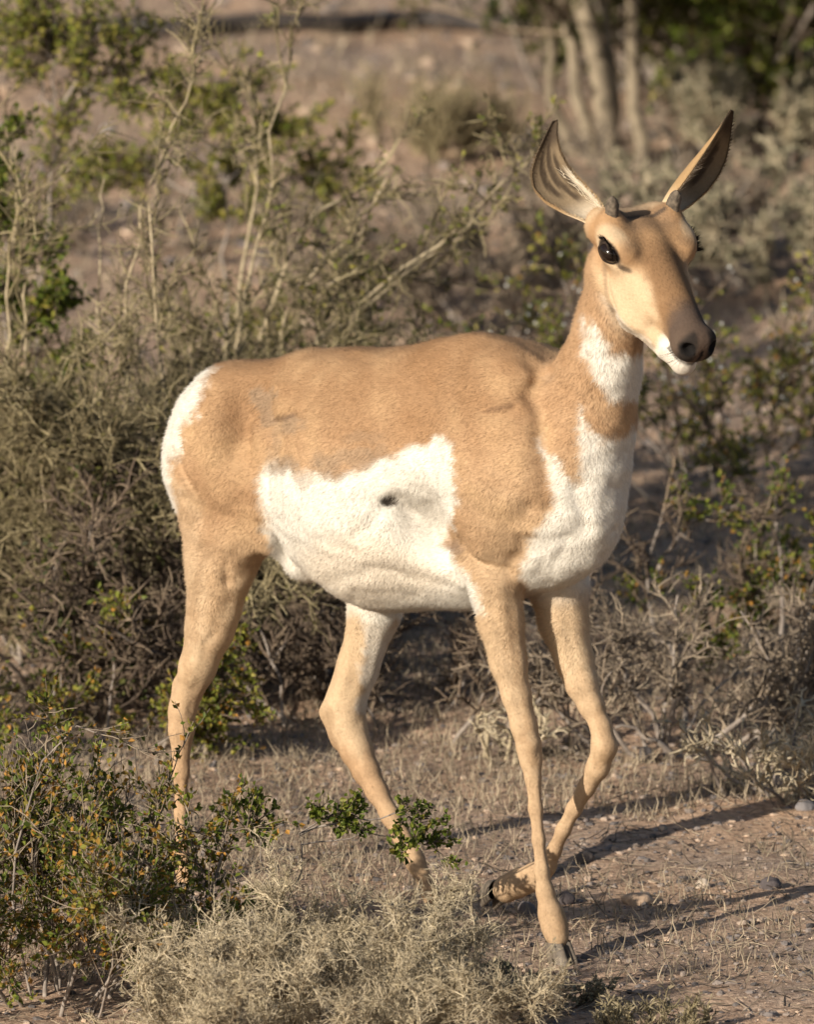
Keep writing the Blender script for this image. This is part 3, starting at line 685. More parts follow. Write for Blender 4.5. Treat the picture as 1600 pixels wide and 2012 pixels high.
for s in (-1, 1):
    ec = H(-5, s * 83, -6)
    v, f = uv_sphere(ec, np.array([27, 23, 20]) * S, BH)
    e = new_mesh('eye', v - root_p, f, me_, prong)
    # lids: an almond of dark skin round the ball
    ex = unit(HW * s * .86 + HF * .48 + HU * .06); ey = unit(HF - (HF @ ex) * ex); ez = np.cross(ex, ey)
    ring = []
    for a_ in np.linspace(0, 2 * math.pi, 40):
        hh = 1.12 * abs(math.cos(a_)) ** 1.3 + .70 * abs(math.sin(a_)) ** 1.3
        dd = ex * math.cos(hh) + (ey * math.cos(a_) + ez * math.sin(a_)) * math.sin(hh)
        loc_ = BH @ dd; rr_ = 1 / np.sqrt(((loc_ / (np.array([27, 23, 20]) * S)) ** 2).sum())
        ring.append(ec + dd * rr_ * 1.015)
    v, f = tubes(np.array(ring)[None], np.array([3.0 * S]), np.array([3.0 * S]), 7)
    new_mesh('eyelid', v - root_p, f, M['lid'], prong)
    # lashes
    k = 90
    a = rng.uniform(-1.5, 1.5, k)
    b0 = np.stack([ec + (HF * (0 + 27 * np.sin(x)) + HW * s * (12 - 3 * abs(math.sin(x))) + HU * (17 * np.cos(x) + 2)) * S for x in a])
    dr = np.stack([HF * .45 * math.sin(x) + HW * s * 1.0 + HU * (.75 * math.cos(x) + .1) for x in a]) + rng.normal(0, .15, (k, 3))
    dr /= np.linalg.norm(dr, axis=1, keepdims=True); sd_ = np.cross(dr, HF + .3 * HU) * .0006
    ln = rng.uniform(.006, .013, (k, 1))
    hv = np.stack([b0 - sd_, b0 + sd_, b0 + dr * ln + HU * .002], 1).reshape(-1, 3)
    lo_ = new_mesh('eyelash', hv - root_p, np.arange(len(hv)).reshape(-1, 3), M['lash'], prong); lo_['kind'] = 'stuff'
    # horn bud
    hb = H(-62, s * 66, 30); ht = H(-72, s * 71, 74)
    t = np.linspace(0, 1, 9); ph = np.linspace(0, 2 * math.pi, 14, endpoint=False)
    rr = np.interp(t, [0, .3, .65, .88, 1], [15, 14.5, 13, 8, 1.5]) * S
    e1 = HF; e2 = HW
    V = np.stack([hb + (ht - hb) * tt + (e1 * math.cos(p) * 1.1 + e2 * math.sin(p) * .9) * r * (1 + .10 * math.sin(3 * p + 5 * tt)) for tt, r in zip(t, rr) for p in ph])
    idx = np.arange(len(V)).reshape(9, 14); nx_ = np.roll(idx, -1, 1)
    new_mesh('horn', V - root_p, np.stack([idx[:-1], nx_[:-1], nx_[1:], idx[1:]], -1).reshape(-1, 4), M['horn'], prong)

def hoof(top, toe_dir, down, r=21, h=34):
    """cloven hoof: two pointed claws side by side"""
    top = np.asarray(top); td = toe_dir / np.linalg.norm(toe_dir); dn = down / np.linalg.norm(down)
    sd_ = np.cross(dn, td); sd_ /= np.linalg.norm(sd_)
    Vs, Qs = [], []
    for s in (-1, 1):
        t = np.linspace(0, 1, 6); ph = np.linspace(0, 2 * math.pi, 16, endpoint=False)
        rows = []
        for tt in t:
            for p in ph:
                x = math.cos(p); y = math.sin(p)
                fw = (x * (1.0 + .55 * tt) + .55 * tt) * r * .85 if x > 0 else x * r * .8 + .25 * tt * r
                rows.append(top + td * fw * S + sd_ * (s * r * .50 + y * r * .47 * (1 - .35 * max(x, 0) ** 2)) * S + dn * tt * h * S)
        b0 = len(Vs) * 0
        V = np.array(rows); idx = np.arange(len(V)).reshape(6, 16) + sum(len(q) for q in Vs); nx_ = np.roll(idx, -1, 1)
        Vs.append(V); Qs.append(np.stack([idx[:-1], idx[1:], nx_[1:], nx_[:-1]], -1).reshape(-1, 4))
        cap = idx[-1]; Qs.append(np.stack([np.full(7, cap[0]), cap[1:-1:2], cap[2::2], np.roll(cap, -3)[0:14:2]][:0] or [cap[0:14:2], cap[1:15:2], cap[2:16:2], cap[2:16:2]], -1)[:0])
        n_ = len(cap); half = n_ // 2
        Qs.append(np.stack([cap[0:half - 1], cap[1:half], cap[::-1][np.arange(1, half) - 0][:half - 1], cap[::-1][np.arange(0, half - 1)]], -1))
    return new_mesh('hoof', np.concatenate(Vs) - root_p, np.concatenate([q for q in Qs if len(q)]), M['hoof'], prong, smooth=True)
k = 26
wp = []
for s in (-1, 1):
    for _ in range(k // 2):
        b0 = H(rng.uniform(215, 250), s * rng.uniform(30, 40), rng.uniform(-85, -60)); d_ = unit(HW * s + HF * rng.uniform(-.1, .5) + HU * rng.uniform(-.5, .1))
        c_ = np.cross(d_, HU) * .0003
        wp += [b0 - c_, b0 + c_, b0 + d_ * rng.uniform(.012, .03)]
o = new_mesh('whiskers', np.array(wp) - root_p, np.arange(len(wp)).reshape(-1, 3), M['lash'], prong); o['kind'] = 'stuff'
DN = np.array([0, 0, -1.0])
hoof(P(1097, 1849, -.274), AX, DN, 25, 46)
hoof(P(366, 1732, .187), AX, DN, 20, 40)
hoof(P(852, 1772, .01), AX, DN, 20, 42)
hoof(P(985, 1750, -.062), np.array([-.3, .1, -.9]), np.array([-.22, .95, -.10]), 26, 50)

# ------------------------------------------------------------------ plants
def grow(st, dr, ln, npts, wob, up=0.0):
    st = np.asarray(st, float); N = len(st); d = unit(np.asarray(dr, float)); out = [st]
    p = st
    for i in range(npts - 1):
        d = unit(d + rng.normal(0, wob, (N, 3)) + np.array([0, 0, up]))
        p = p + d * (ln / (npts - 1))[:, None]; out.append(p)
    return np.stack(out, 1)
def sprout(polys, count, t0, t1, spread, up=0.0, wt=None):
    """start points and directions for side shoots of given polylines"""
    N, K, _ = polys.shape
    i = rng.integers(0, N, count) if wt is None else rng.choice(N, count, p=wt / wt.sum()); t = rng.uniform(t0, t1, count) * (K - 1)
    a = np.minimum(t.astype(int), K - 2); f = (t - a)[:, None]
    p = polys[i, a] * (1 - f) + polys[i, a + 1] * f
    d = unit(polys[i, a + 1] - polys[i, a])
    return p, unit(d + rng.normal(0, spread, (count, 3)) + np.array([0, 0, up])), i
def leaves(pos, dr, ln, wd):
    """folded little leaves: two triangles sharing the midrib"""
    N = len(pos); dr = unit(dr); sd_ = unit(np.cross(dr, rng.normal(0, 1, (N, 3)))); nn = np.cross(dr, sd_)
    ln = ln[:, None]; wd = wd[:, None]
    V = np.stack([pos, pos + dr * ln * .5 + sd_ * wd + nn * wd * .5, pos + dr * ln, pos + dr * ln * .5 - sd_ * wd + nn * wd * .5], 1).reshape(-1, 3)
    i = np.arange(N)[:, None] * 4
    return V, np.concatenate([i + np.array([0, 1, 2]), i + np.array([0, 2, 3])])
def beads(pos, r):
    o = np.array([[1, 0, 0], [-1, 0, 0], [0, 1, 0], [0, -1, 0], [0, 0, 1], [0, 0, -1.0]])
    f = np.array([[0, 2, 4], [2, 1, 4], [1, 3, 4], [3, 0, 4], [2, 0, 5], [1, 2, 5], [3, 1, 5], [0, 3, 5]])
    V = (pos[:, None] + o * r[:, None, None]).reshape(-1, 3)
    return V, (np.arange(len(pos))[:, None, None] * 6 + f).reshape(-1, 3)

def plant(name, label, cat, base, group=None, H_=.6, nst=9, ang=.7, lean=(0, 0), stem_r=.005, stem_m='grey_bark', wob=.12, up=.05,
          n1=120, l1=.4, n2=1500, l2=.15, twig_m='grey_twig', twig_r=.0016, n3=0, l3=.06, leaf=0, leaf_m='leaf_green', leaf_l=.009, leaf_w=.0028,
          clump=.6, seeds=0, spread1=.5, spread2=.7, t1=(.25, 1), extra=None, base_r=.03, up2=.02, t2=(.2, 1), leaf2=0, leaf_m2='leaf_rust', hk=.62, xw=1.0):
    """shrub: each main stem a part; fine twigs, leaves and seeds one joined part each"""
    base = np.asarray(base, float); H_ = H_ * hk
    root = thing(name, base, label, cat, group)
    a = rng.uniform(0, 2 * math.pi, nst); inc = ang * np.sqrt(rng.random(nst))
    d = np.stack([np.cos(a) * np.sin(inc) + lean[0], np.sin(a) * np.sin(inc) + lean[1], np.cos(inc)], 1)
    st = np.stack([np.cos(a) * base_r * rng.random(nst), np.sin(a) * base_r * rng.random(nst), np.full(nst, -.01)], 1)
    stems = grow(st, d, H_ * rng.uniform(.7, 1.15, nst) / np.maximum(np.cos(inc), .6), 10, wob, up)
    rr = stem_r * rng.uniform(.7, 1.3, nst)
    sets = [(stems[i], rr[i]) for i in range(nst)]
    if extra:
        for pl, r in extra:
            pl = np.asarray(pl) - base
            tt = np.linspace(0, len(pl) - 1, 10); ii = np.minimum(tt.astype(int), len(pl) - 2); ff = (tt - ii)[:, None]
            q = pl[ii] * (1 - ff) + pl[ii + 1] * ff; q[1:-1] += rng.normal(0, .0042, (8, 3))
            sets.append((q, r))
    allst = np.stack([s for s, _ in sets])
    for s, r in sets:
        v, f = tubes(s[None], np.array([r]), np.array([r * .35]), 6)
        new_mesh('stem', v, f, M[stem_m], root)
    TV, TQ = [], []
    def add(v, f):
        TQ.append(f + sum(len(x) for x in TV)); TV.append(v)
    p, dd, par = sprout(allst, n1, t1[0], t1[1], spread1, .1, np.where(np.arange(len(allst)) < nst, 1.0, xw))
    b1 = grow(p, dd, H_ * l1 * rng.uniform(.4, 1.2, n1), 6, wob * 1.3, up2)
    v, f = tubes(b1, np.full(n1, twig_r * 1.5), np.full(n1, twig_r * .7), 3); add(v, f)
    p, dd, i2 = sprout(b1, n2, t2[0], t2[1], spread2, .05)
    b2 = grow(p, dd, H_ * l2 * rng.uniform(.4, 1.2, n2), 4, wob * 1.6, up2)
    v, f = tubes(b2, np.full(n2, twig_r), np.full(n2, twig_r * .45), 3); add(v, f)
    last, own = b2, i2
    if n3:
        p, dd, i3 = sprout(b2, n3, .15, 1, .9, .0)
        b3 = grow(p, dd, H_ * l3 * rng.uniform(.4, 1.3, n3), 3, .25, 0)
        v, f = tubes(b3, np.full(n3, twig_r * .6), np.full(n3, twig_r * .3), 3); add(v, f)
        last = b3; own = i2[i3]
    ok = lambda z: z
    o = new_mesh('twig_tangle', np.concatenate(TV), np.concatenate(TQ), M[twig_m], root); o['kind'] = 'stuff'
    lush = rng.random(n1) < clump                       # leafy and bare branches
    def put_leaves(cnt, m, nm):
        p, dd, i = sprout(last, cnt, .1, 1, .9, .15)
        keep = lush[own[i]]; p, dd = p[keep], dd[keep]; k = len(p)
        v, f = leaves(p, dd, leaf_l * rng.uniform(.6, 1.4, k), leaf_w * rng.uniform(.7, 1.3, k))
        o = new_mesh(nm, v, f, M[m], root, smooth=False); o['kind'] = 'stuff'
    if leaf: put_leaves(leaf, leaf_m, 'foliage')
    if leaf2: put_leaves(leaf2, leaf_m2, 'faded_foliage')
    if seeds:
        p, dd, i = sprout(last, seeds, .5, 1, .5, 0)
        v, f = beads(p + rng.normal(0, .002, p.shape), rng.uniform(.002, .0038, seeds))
        o = new_mesh('seed_head', v, f, M['seed_white'], root); o['kind'] = 'stuff'
    return root

SH = 'shrubs of the desert scrub'
LX = lambda pts, Y, r: (np.array([P(x, y, Y + dy) for x, y, dy in pts]), r)
# big thorn bush behind the hindquarters
bA = G(270, 1290)
yA = bA[1]
plant('thorn_bush', 'big tangled grey-olive thorn bush behind the pronghorn\'s rump, with cream stems', 'bush', bA, H_=.66, xw=.3, nst=34, ang=.62, stem_r=.0028, stem_m='cream_bark',
      n1=620, l1=.42, n2=8500, l2=.16, n3=14000, l3=.07, twig_m='olive_twig', twig_r=.0014, leaf=12000, leaf_m='leaf_olive', leaf_l=.010, leaf_w=.0024, clump=.75, t1=(.1, 1), base_r=.16, wob=.16,
      extra=[LX([(250, 900, 0), (250, 520, 0), (290, 380, .02), (340, 260, .05), (380, 150, .05)], yA, .0030), LX([(200, 800, 0), (195, 500, 0), (205, 350, .03)], yA + .1, .0028),
             LX([(330, 900, 0), (290, 420, 0), (320, 330, .03)], yA - .05, .0028), LX([(20, 800, 0), (15, 470, 0), (75, 330, .0)], yA, .0030), LX([(60, 800, 0), (40, 560, 0), (50, 430, .0)], yA, .0030)])
yE = yA + .45
bE = G(560, 1150)
plant('spiny_shrub', 'spiny shrub with long cream stems arching up right above the pronghorn\'s back', 'bush', bE, H_=.60, xw=.4, nst=20, ang=.6, stem_r=.0028, stem_m='cream_bark', n1=300, l1=.40, n2=3200, l2=.14, n3=4500, l3=.06,
      twig_m='olive_twig', twig_r=.0016, leaf=5000, leaf_m='leaf_olive', leaf_l=.011, leaf_w=.0028, clump=.6, base_r=.12, wob=.15, leaf2=4500, leaf_m2='leaf_yellow',
      extra=[LX([(450, 760, 0), (470, 600, 0), (500, 510, 0), (530, 400, 0), (540, 250, .05), (575, 100, .08)], yE, .0038), LX([(560, 760, 0), (650, 640, 0), (770, 540, 0), (900, 460, 0), (960, 380, 0), (1040, 318, 0)], yE, .0044),
             LX([(600, 760, 0), (700, 620, 0), (850, 500, 0), (930, 430, 0)], yE + .05, .005), LX([(480, 760, 0), (560, 520, 0), (640, 400, .05), (765, 340, .1)], yE + .1, .005),
             LX([(520, 760, 0), (590, 560, 0), (700, 460, 0), (760, 350, 0)], yE + .1, .0048), LX([(610, 740, 0), (640, 600, 0), (665, 540, 0)], yE - .1, .0055), LX([(470, 700, 0), (505, 330, 0), (490, 150, 0)], yE + .3, .004)])
# creosotes on the left
yC = G(75, 980)[1]
plant('creosote_bush', 'slender creosote bush with airy green crown at the upper left', 'bush', G(75, 980), H_=.22, hk=1, nst=1, ang=.1, stem_r=.0045, n1=90, l1=.42, n2=1100, l2=.20, twig_m='brown_twig', twig_r=.0013, t1=(.35, 1), leaf=6500, leaf_m='leaf_yellow', leaf_l=.009, leaf_w=.0031, clump=.9, t2=(.3, 1),
      extra=[LX([(75, 960, 0), (80, 560, 0), (95, 380, 0), (118, 240, 0)], yC, .005), LX([(118, 250, 0), (80, 150, .02), (20, 90, .04)], yC, .003), LX([(118, 250, 0), (105, 140, 0), (85, 50, 0)], yC, .003),
             LX([(118, 250, 0), (160, 120, -.03), (200, 40, -.05)], yC, .003), LX([(118, 250, 0), (180, 160, .03), (255, 100, .05)], yC, .003), LX([(150, 200, 0), (220, 170, 0), (285, 150, 0)], yC, .0025)])
yC = G(450, 800)[1]
plant('creosote_bush', 'bright green creosote clump rising behind the cream stemmed shrub', 'bush', G(450, 800), H_=.18, hk=1, nst=1, ang=.1, stem_r=.004, n1=80, l1=.45, n2=900, l2=.25, twig_m='brown_twig', twig_r=.0013, t1=(.45, 1), leaf=7000, leaf_m='leaf_yellow', leaf_l=.0095, leaf_w=.0033, clump=.9, t2=(.3, 1),
      extra=[LX([(450, 790, 0), (440, 520, 0), (445, 330, 0)], yC, .0045), LX([(445, 360, 0), (410, 290, 0), (385, 230, 0)], yC, .003), LX([(445, 360, 0), (450, 270, 0), (465, 190, 0)], yC, .003), LX([(445, 360, 0), (490, 300, .03), (530, 270, .05)], yC, .003), LX([(440, 430, 0), (340, 360, .1), (190, 330, .1)], yC, .003), LX([(440, 430, 0), (560, 350, .1), (680, 340, .1)], yC, .003)])
yC = G(60, 1200)[1]
plant('creosote_bush', 'dark green leafy creosote at the left edge beside the thorn bush', 'bush', G(60, 1200), H_=.20, hk=1, nst=4, ang=.5, stem_r=.004, n1=110, l1=.42, n2=1300, l2=.22, twig_m='brown_twig', twig_r=.0013, leaf=10000, leaf_m='leaf_green', leaf_l=.012, leaf_w=.004, clump=.75, t1=(.55, 1),
      extra=[LX([(60, 1190, 0), (70, 800, -.03), (70, 520, -.05)], yC, .004), LX([(50, 1190, 0), (30, 800, -.03), (15, 570, -.05)], yC, .004), LX([(60, 1190, 0), (110, 900, -.05), (130, 730, -.08)], yC, .004), LX([(70, 1190, 0), (140, 980, -.05), (180, 830, -.08)], yC, .004), LX([(30, 1190, 0), (10, 600, .1), (5, 260, .1)], yC, .004)])
plant('creosote_bush', 'low creosote with yellowing leaves in front of the thorn bush, left of the hind leg', 'bush', G(150, 1480), H_=.20, nst=14, ang=1.0, stem_r=.003, n1=120, l1=.5, n2=1300, l2=.25, twig_m='brown_twig', leaf=8000, leaf_m='leaf_yellow', leaf2=3500, leaf_l=.009, leaf_w=.0032, clump=.9, base_r=.24, hk=.75)
# behind the neck and head
plant('creosote_bush', 'creosote dotted with white seed heads between the back and the neck', 'bush', G(900, 1000), H_=.30, nst=10, ang=.9, stem_r=.003, n1=90, l1=.45, n2=900, l2=.2, twig_m='brown_twig', leaf=5000, leaf_m='leaf_green', leaf_l=.010, leaf_w=.0034, seeds=260, clump=.7, base_r=.16)
plant('creosote_bush', 'open creosote sprinkled with white seed heads to the right of the muzzle', 'bush', G(1420, 985), H_=.50, nst=12, ang=.8, stem_r=.003, n1=110, l1=.42, n2=1100, l2=.2, twig_m='brown_twig', leaf=6500, leaf_m='leaf_yellow', leaf2=1200, leaf_l=.010, leaf_w=.0034, seeds=420, clump=.75, base_r=.16)
plant('creosote_bush', 'olive creosote with bare crooked branches right of the breast', 'bush', G(1480, 1290), H_=.33, nst=10, ang=.95, stem_r=.0035, n1=90, l1=.42, n2=900, l2=.2, twig_m='brown_twig', leaf=4500, leaf_m='leaf_green', leaf2=1500, leaf_l=.010, leaf_w=.0034, clump=.55, base_r=.15,
      extra=[LX([(1290, 1130, 0), (1310, 1080, 0), (1370, 1030, 0), (1450, 992, 0)], G(1480, 1290)[1], .004)])
plant('dead_bush', 'dark brown leafless bush filling the shade left of the near hind leg', 'bush', G(190, 1300), H_=.38, nst=16, ang=.9, stem_r=.004, n1=260, l1=.45, n2=3600, l2=.2, n3=4500, l3=.09, twig_m='brown_twig', twig_r=.002, leaf=7000, leaf_m='leaf_dark', leaf_l=.010, leaf_w=.0035, clump=.5, base_r=.2, wob=.2,
      extra=[LX([(60, 1280, -.1), (190, 880, -.12), (260, 930, -.12), (350, 985, -.12)], G(190, 1300)[1], .008), LX([(150, 1270, -.1), (205, 1090, -.12), (200, 1010, -.12), (190, 950, -.1)], G(190, 1300)[1], .005)])
# dead wood on the right
yH = G(1330, 1490)[1]
plant('dead_bush', 'grey leafless dead bush with bleached branches right of the lifted foreleg', 'bush', G(1330, 1490), H_=.30, nst=14, ang=1.1, stem_r=.0042, stem_m='grey_bark', n1=160, l1=.5, n2=1400, l2=.22, n3=1200, l3=.1, twig_m='grey_twig', twig_r=.0017, base_r=.14, wob=.2,
      extra=[LX([(1345, 1500, 0), (1400, 1455, -.03), (1455, 1410, -.05), (1500, 1370, -.05)], yH, .007), LX([(1320, 1480, 0), (1260, 1380, 0), (1215, 1270, .05), (1170, 1230, .05)], yH, .0045), LX([(1310, 1490, 0), (1325, 1320, 0), (1332, 1170, .05)], yH, .006),
             LX([(1340, 1495, 0), (1290, 1450, -.03), (1210, 1430, -.05)], yH - .05, .006)])
plant('dead_bush', 'brown leafless tangle under the belly between the hind and fore legs', 'bush', G(780, 1420), H_=.26, nst=12, ang=1.1, stem_r=.0035, n1=130, l1=.5, n2=1400, l2=.25, n3=1500, l3=.1, twig_m='brown_twig', twig_r=.0018, base_r=.2, wob=.2)
plant('dead_bush', 'dark brown leafless twigs behind the near hock', 'bush', G(520, 1380), H_=.32, nst=12, ang=1.0, stem_r=.0035, n1=140, l1=.5, n2=1600, l2=.22, n3=1600, l3=.1, twig_m='brown_twig', twig_r=.0018, base_r=.16, wob=.2)
plant('dead_bush', 'small bleached dead shrub just behind the near foreleg', 'bush', G(985, 1500), H_=.12, nst=8, ang=.9, stem_r=.0045, stem_m='cream_bark', n1=40, l1=.5, n2=200, l2=.3, twig_m='pale_twig', base_r=.05, wob=.2)
plant('dead_bush', 'low grey dead shrub at the right edge near the pale branch', 'bush', G(1570, 1560), H_=.17, nst=14, ang=1.1, stem_r=.003, n1=120, l1=.5, n2=900, l2=.25, twig_m='pale_twig', base_r=.10, wob=.2)
plant('dead_bush', 'grey twiggy dead shrub far behind the withers and near ear', 'bush', G(960, 640), H_=.28, nst=16, ang=1.05, stem_r=.004, n1=220, l1=.5, n2=2600, l2=.22, n3=1500, l3=.1, twig_m='grey_twig', twig_r=.002, base_r=.28, wob=.15)
plant('dead_bush', 'low grey dead shrub on the sand behind the creosote at the left', 'bush', G(260, 480), H_=.12, nst=16, ang=1.2, stem_r=.004, n1=160, l1=.6, n2=1500, l2=.3, twig_m='grey_twig', twig_r=.002, base_r=.3, wob=.15)
plant('dead_bush', 'grey leafless shrub far behind between the ears', 'bush', G(1230, 520), H_=.26, nst=14, ang=1.0, stem_r=.004, n1=180, l1=.5, n2=2200, l2=.22, twig_m='grey_twig', twig_r=.002, base_r=.25, wob=.15)
plant('grass_clump', 'tall pale dry grass clump at the top centre, far back', 'grass clump', G(850, 300), H_=.22, nst=12, ang=.35, stem_r=.002, stem_m='cream_bark', n1=300, l1=.8, n2=700, l2=.3, twig_m='olive_twig', twig_r=.0013, t1=(0, .4), spread1=.25, base_r=.18)
plant('grey_shrub', 'grey-green rounded shrub at the right edge behind the far ear', 'bush', G(1570, 560), H_=.24, nst=14, ang=1.0, stem_r=.003, n1=200, l1=.5, n2=2600, l2=.2, twig_m='pale_twig', twig_r=.0015, leaf=9000, leaf_m='leaf_grey', leaf_l=.013, leaf_w=.004, base_r=.18)
plant('grey_shrub', 'small grey-green shrub on the far sand at the right of the tree stems', 'bush', G(1530, 330), H_=.22, nst=12, ang=1.0, stem_r=.003, n1=120, l1=.5, n2=1500, l2=.22, twig_m='pale_twig', leaf=5000, leaf_m='leaf_grey', leaf_l=.014, leaf_w=.0045, base_r=.15)
# tree at the top right
bT = G(1250, 330); yT = bT[1]
def TX(pts, r): return (np.array([P(x, y, yT + dy) for x, y, dy in pts]), r)
plant('desert_tree', 'many stemmed desert tree with grey trunks and dark green crown at the top right', 'tree', bT, hk=1, H_=1.5, nst=2, ang=.12, stem_r=.018, stem_m='tree_bark', n1=260, l1=.45, n2=3200, l2=.14, twig_m='brown_twig', twig_r=.0022, leaf=32000, leaf_m='leaf_dark', leaf_l=.022, leaf_w=.007, clump=.85, t1=(.62, 1), base_r=.12,
      extra=[TX([(1175, 340, 0), (1140, 180, 0), (1105, 50, .05), (1060, -400, .1)], .016), TX([(1205, 330, 0), (1200, 150, 0), (1180, -20, .05), (1190, -600, .1)], .0135), TX([(1260, 330, 0), (1250, 150, 0), (1240, -50, 0), (1300, -600, .1)], .017),
             TX([(1150, 340, .1), (1090, 200, .1), (1075, 60, .1), (1040, -400, .1)], .013), TX([(1290, 320, .3), (1400, 150, .5), (1440, -100, .6), (1480, -500, .6)], .012)])
plant('evergreen_shrub', 'dense dark evergreen shrub behind the tree stems at the top right', 'bush', G(1395, 185), hk=1, H_=.70, nst=22, ang=.85, stem_r=.006, n1=240, l1=.4, n2=3000, l2=.15, twig_m='brown_twig', leaf=34000, leaf_m='leaf_dark', leaf_l=.020, leaf_w=.007, base_r=.3, clump=.95, t1=(.05, 1))
plant('evergreen_shrub', 'mid green leafy shrub in the top right corner', 'bush', G(1590, 230), hk=1, H_=.70, nst=12, ang=.8, stem_r=.006, n1=200, l1=.4, n2=2600, l2=.15, twig_m='brown_twig', leaf=24000, leaf_m='leaf_green', leaf_l=.018, leaf_w=.006, base_r=.2, clump=.9, t1=(.1, 1))
# foreground
plant('creosote_bush', 'green and rust leaved creosote in the lower left corner, in front of the hind hoof', 'bush', G(110, 1960), H_=.24, hk=1, nst=16, ang=.85, stem_r=.003, stem_m='grey_bark', n1=200, l1=.50, n2=2600, l2=.26, twig_m='grey_twig', twig_r=.0010, leaf=8500, leaf_m='leaf_green', leaf2=9000, leaf_l=.0095, leaf_w=.0034, clump=.8, base_r=.16, lean=(.1, 0),
      extra=[LX([(60, 1960, 0), (20, 1750, 0), (60, 1520, 0), (150, 1420, 0), (230, 1450, 0)], G(110, 1960)[1], .0022)])
bO = G(628, 2085)
plant('bursage_bush', 'dry pale grey rounded bursage bush at the bottom centre, in front of the hooves', 'bush', bO, H_=.155, hk=1, nst=40, ang=1.08, lean=(-.05, 0), stem_r=.0024, stem_m='cream_bark', n1=520, l1=.48, n2=10500, l2=.22, n3=36000, l3=.10, twig_m='pale_twig', twig_r=.0008, leaf=11000, leaf_m='straw_leaf', leaf_l=.007, leaf_w=.0022, clump=.9, base_r=.17, wob=.18)
yP = G(690, 2000)[1]
yP = G(560, 1900)[1]
plant('creosote_sprig', 'low creosote sprig with green leaf tufts crossing the far hind leg', 'bush', G(560, 1900), H_=.10, hk=1, nst=1, ang=.6, stem_r=.0015, stem_m='grey_bark', n1=46, l1=.42, n2=420, l2=.20, twig_m='brown_twig', twig_r=.0009, leaf=1500, leaf_m='leaf_green', leaf_l=.009, leaf_w=.0036, clump=1, t1=(.72, 1), base_r=.01,
      extra=[LX([(560, 1890, 0), (570, 1740, 0), (590, 1640, 0), (620, 1610, 0), (680, 1605, 0)], yP, .0018), LX([(590, 1640, 0), (680, 1612, 0), (760, 1606, 0), (850, 1604, 0)], yP, .0018), LX([(555, 1890, 0), (530, 1740, 0), (487, 1590, 0)], yP, .0016), LX([(590, 1660, 0), (740, 1640, 0), (850, 1665, 0)], yP, .0012)])
plant('creosote_sprig', 'small green creosote sprig beside the near hind hoof', 'bush', G(440, 1800), H_=.07, nst=6, ang=1.1, stem_r=.0015, n1=30, l1=.5, n2=260, l2=.28, twig_m='brown_twig', leaf=900, leaf_m='leaf_green', leaf_l=.010, leaf_w=.0036, clump=.9, base_r=.06)
plant('bursage_bush', 'low grey bursage tuft at the foot of the planted foreleg', 'bush', G(1000, 1985), H_=.07, nst=16, ang=1.2, stem_r=.0016, n1=120, l1=.6, n2=1400, l2=.3, twig_m='grey_twig', twig_r=.001, leaf=3500, leaf_m='leaf_grey', leaf_l=.007, leaf_w=.0026, base_r=.09)
plant('grass_clump', 'small yellowish grass clump at the bottom edge right of the planted hoof', 'grass clump', G(1290, 2040), H_=.055, nst=18, ang=1.0, stem_r=.0013, n1=200, l1=.7, n2=900, l2=.4, twig_m='olive_twig', twig_r=.0009, leaf=1200, leaf_m='straw_leaf', leaf_l=.010, leaf_w=.0016, base_r=.09)

# ------------------------------------------------------------------ pipe, stones, litter
mp_ = ramp_mat('black_pipe', [(.3, (.02, .018, .018)), (.7, (.06, .05, .045))], island=False, noise=20, rough=.5)
pts = np.array([G(x, 66 + 6 * math.sin(x * .006) + 4 * math.sin(x * .021)) + np.array([0, 0, .018]) for x in np.linspace(-900, 2500, 60)])
v, f = tubes(pts[None], np.array([.017]), np.array([.017]), 8)
tag(new_mesh('irrigation_pipe', v, f, mp_), 'long thin black pipe lying across the far sand near the top edge', 'pipe')

ico = None
def ico_verts():
    t = (1 + 5 ** .5) / 2
    v = np.array([(-1, t, 0), (1, t, 0), (-1, -t, 0), (1, -t, 0), (0, -1, t), (0, 1, t), (0, -1, -t), (0, 1, -t), (t, 0, -1), (t, 0, 1), (-t, 0, -1), (-t, 0, 1)], float)
    f = np.array([(0, 11, 5), (0, 5, 1), (0, 1, 7), (0, 7, 10), (0, 10, 11), (1, 5, 9), (5, 11, 4), (11, 10, 2), (10, 7, 6), (7, 1, 8), (3, 9, 4), (3, 4, 2), (3, 2, 6), (3, 6, 8), (3, 8, 9), (4, 9, 5), (2, 4, 11), (6, 2, 10), (8, 6, 7), (9, 8, 1)])
    return unit(v), f
IV, IF = ico_verts()
def sub_ico(v, f):
    V = list(map(tuple, v)); mid = {}; out = []
    def m(a, c):
        k = (min(a, c), max(a, c))
        if k not in mid: mid[k] = len(V); q = (np.array(V[a]) + np.array(V[c])); V.append(tuple(q / np.linalg.norm(q)))
        return mid[k]
    for a, c, e in f:
        x, y, z = m(a, c), m(c, e), m(e, a); out += [(a, x, z), (c, y, x), (e, z, y), (x, y, z)]
    return np.array(V), np.array(out)
IV2, IF2 = sub_ico(*sub_ico(IV, IF))
def visible_xy(n, ymin, ymax, xr=1.0):
    """random ground points spread evenly over the pictured strip"""
    y = rng.uniform(ymin, ymax, n); x = rng.uniform(-xr, xr, n) * (1 + np.maximum(y, 0) * .04)
    return x, y
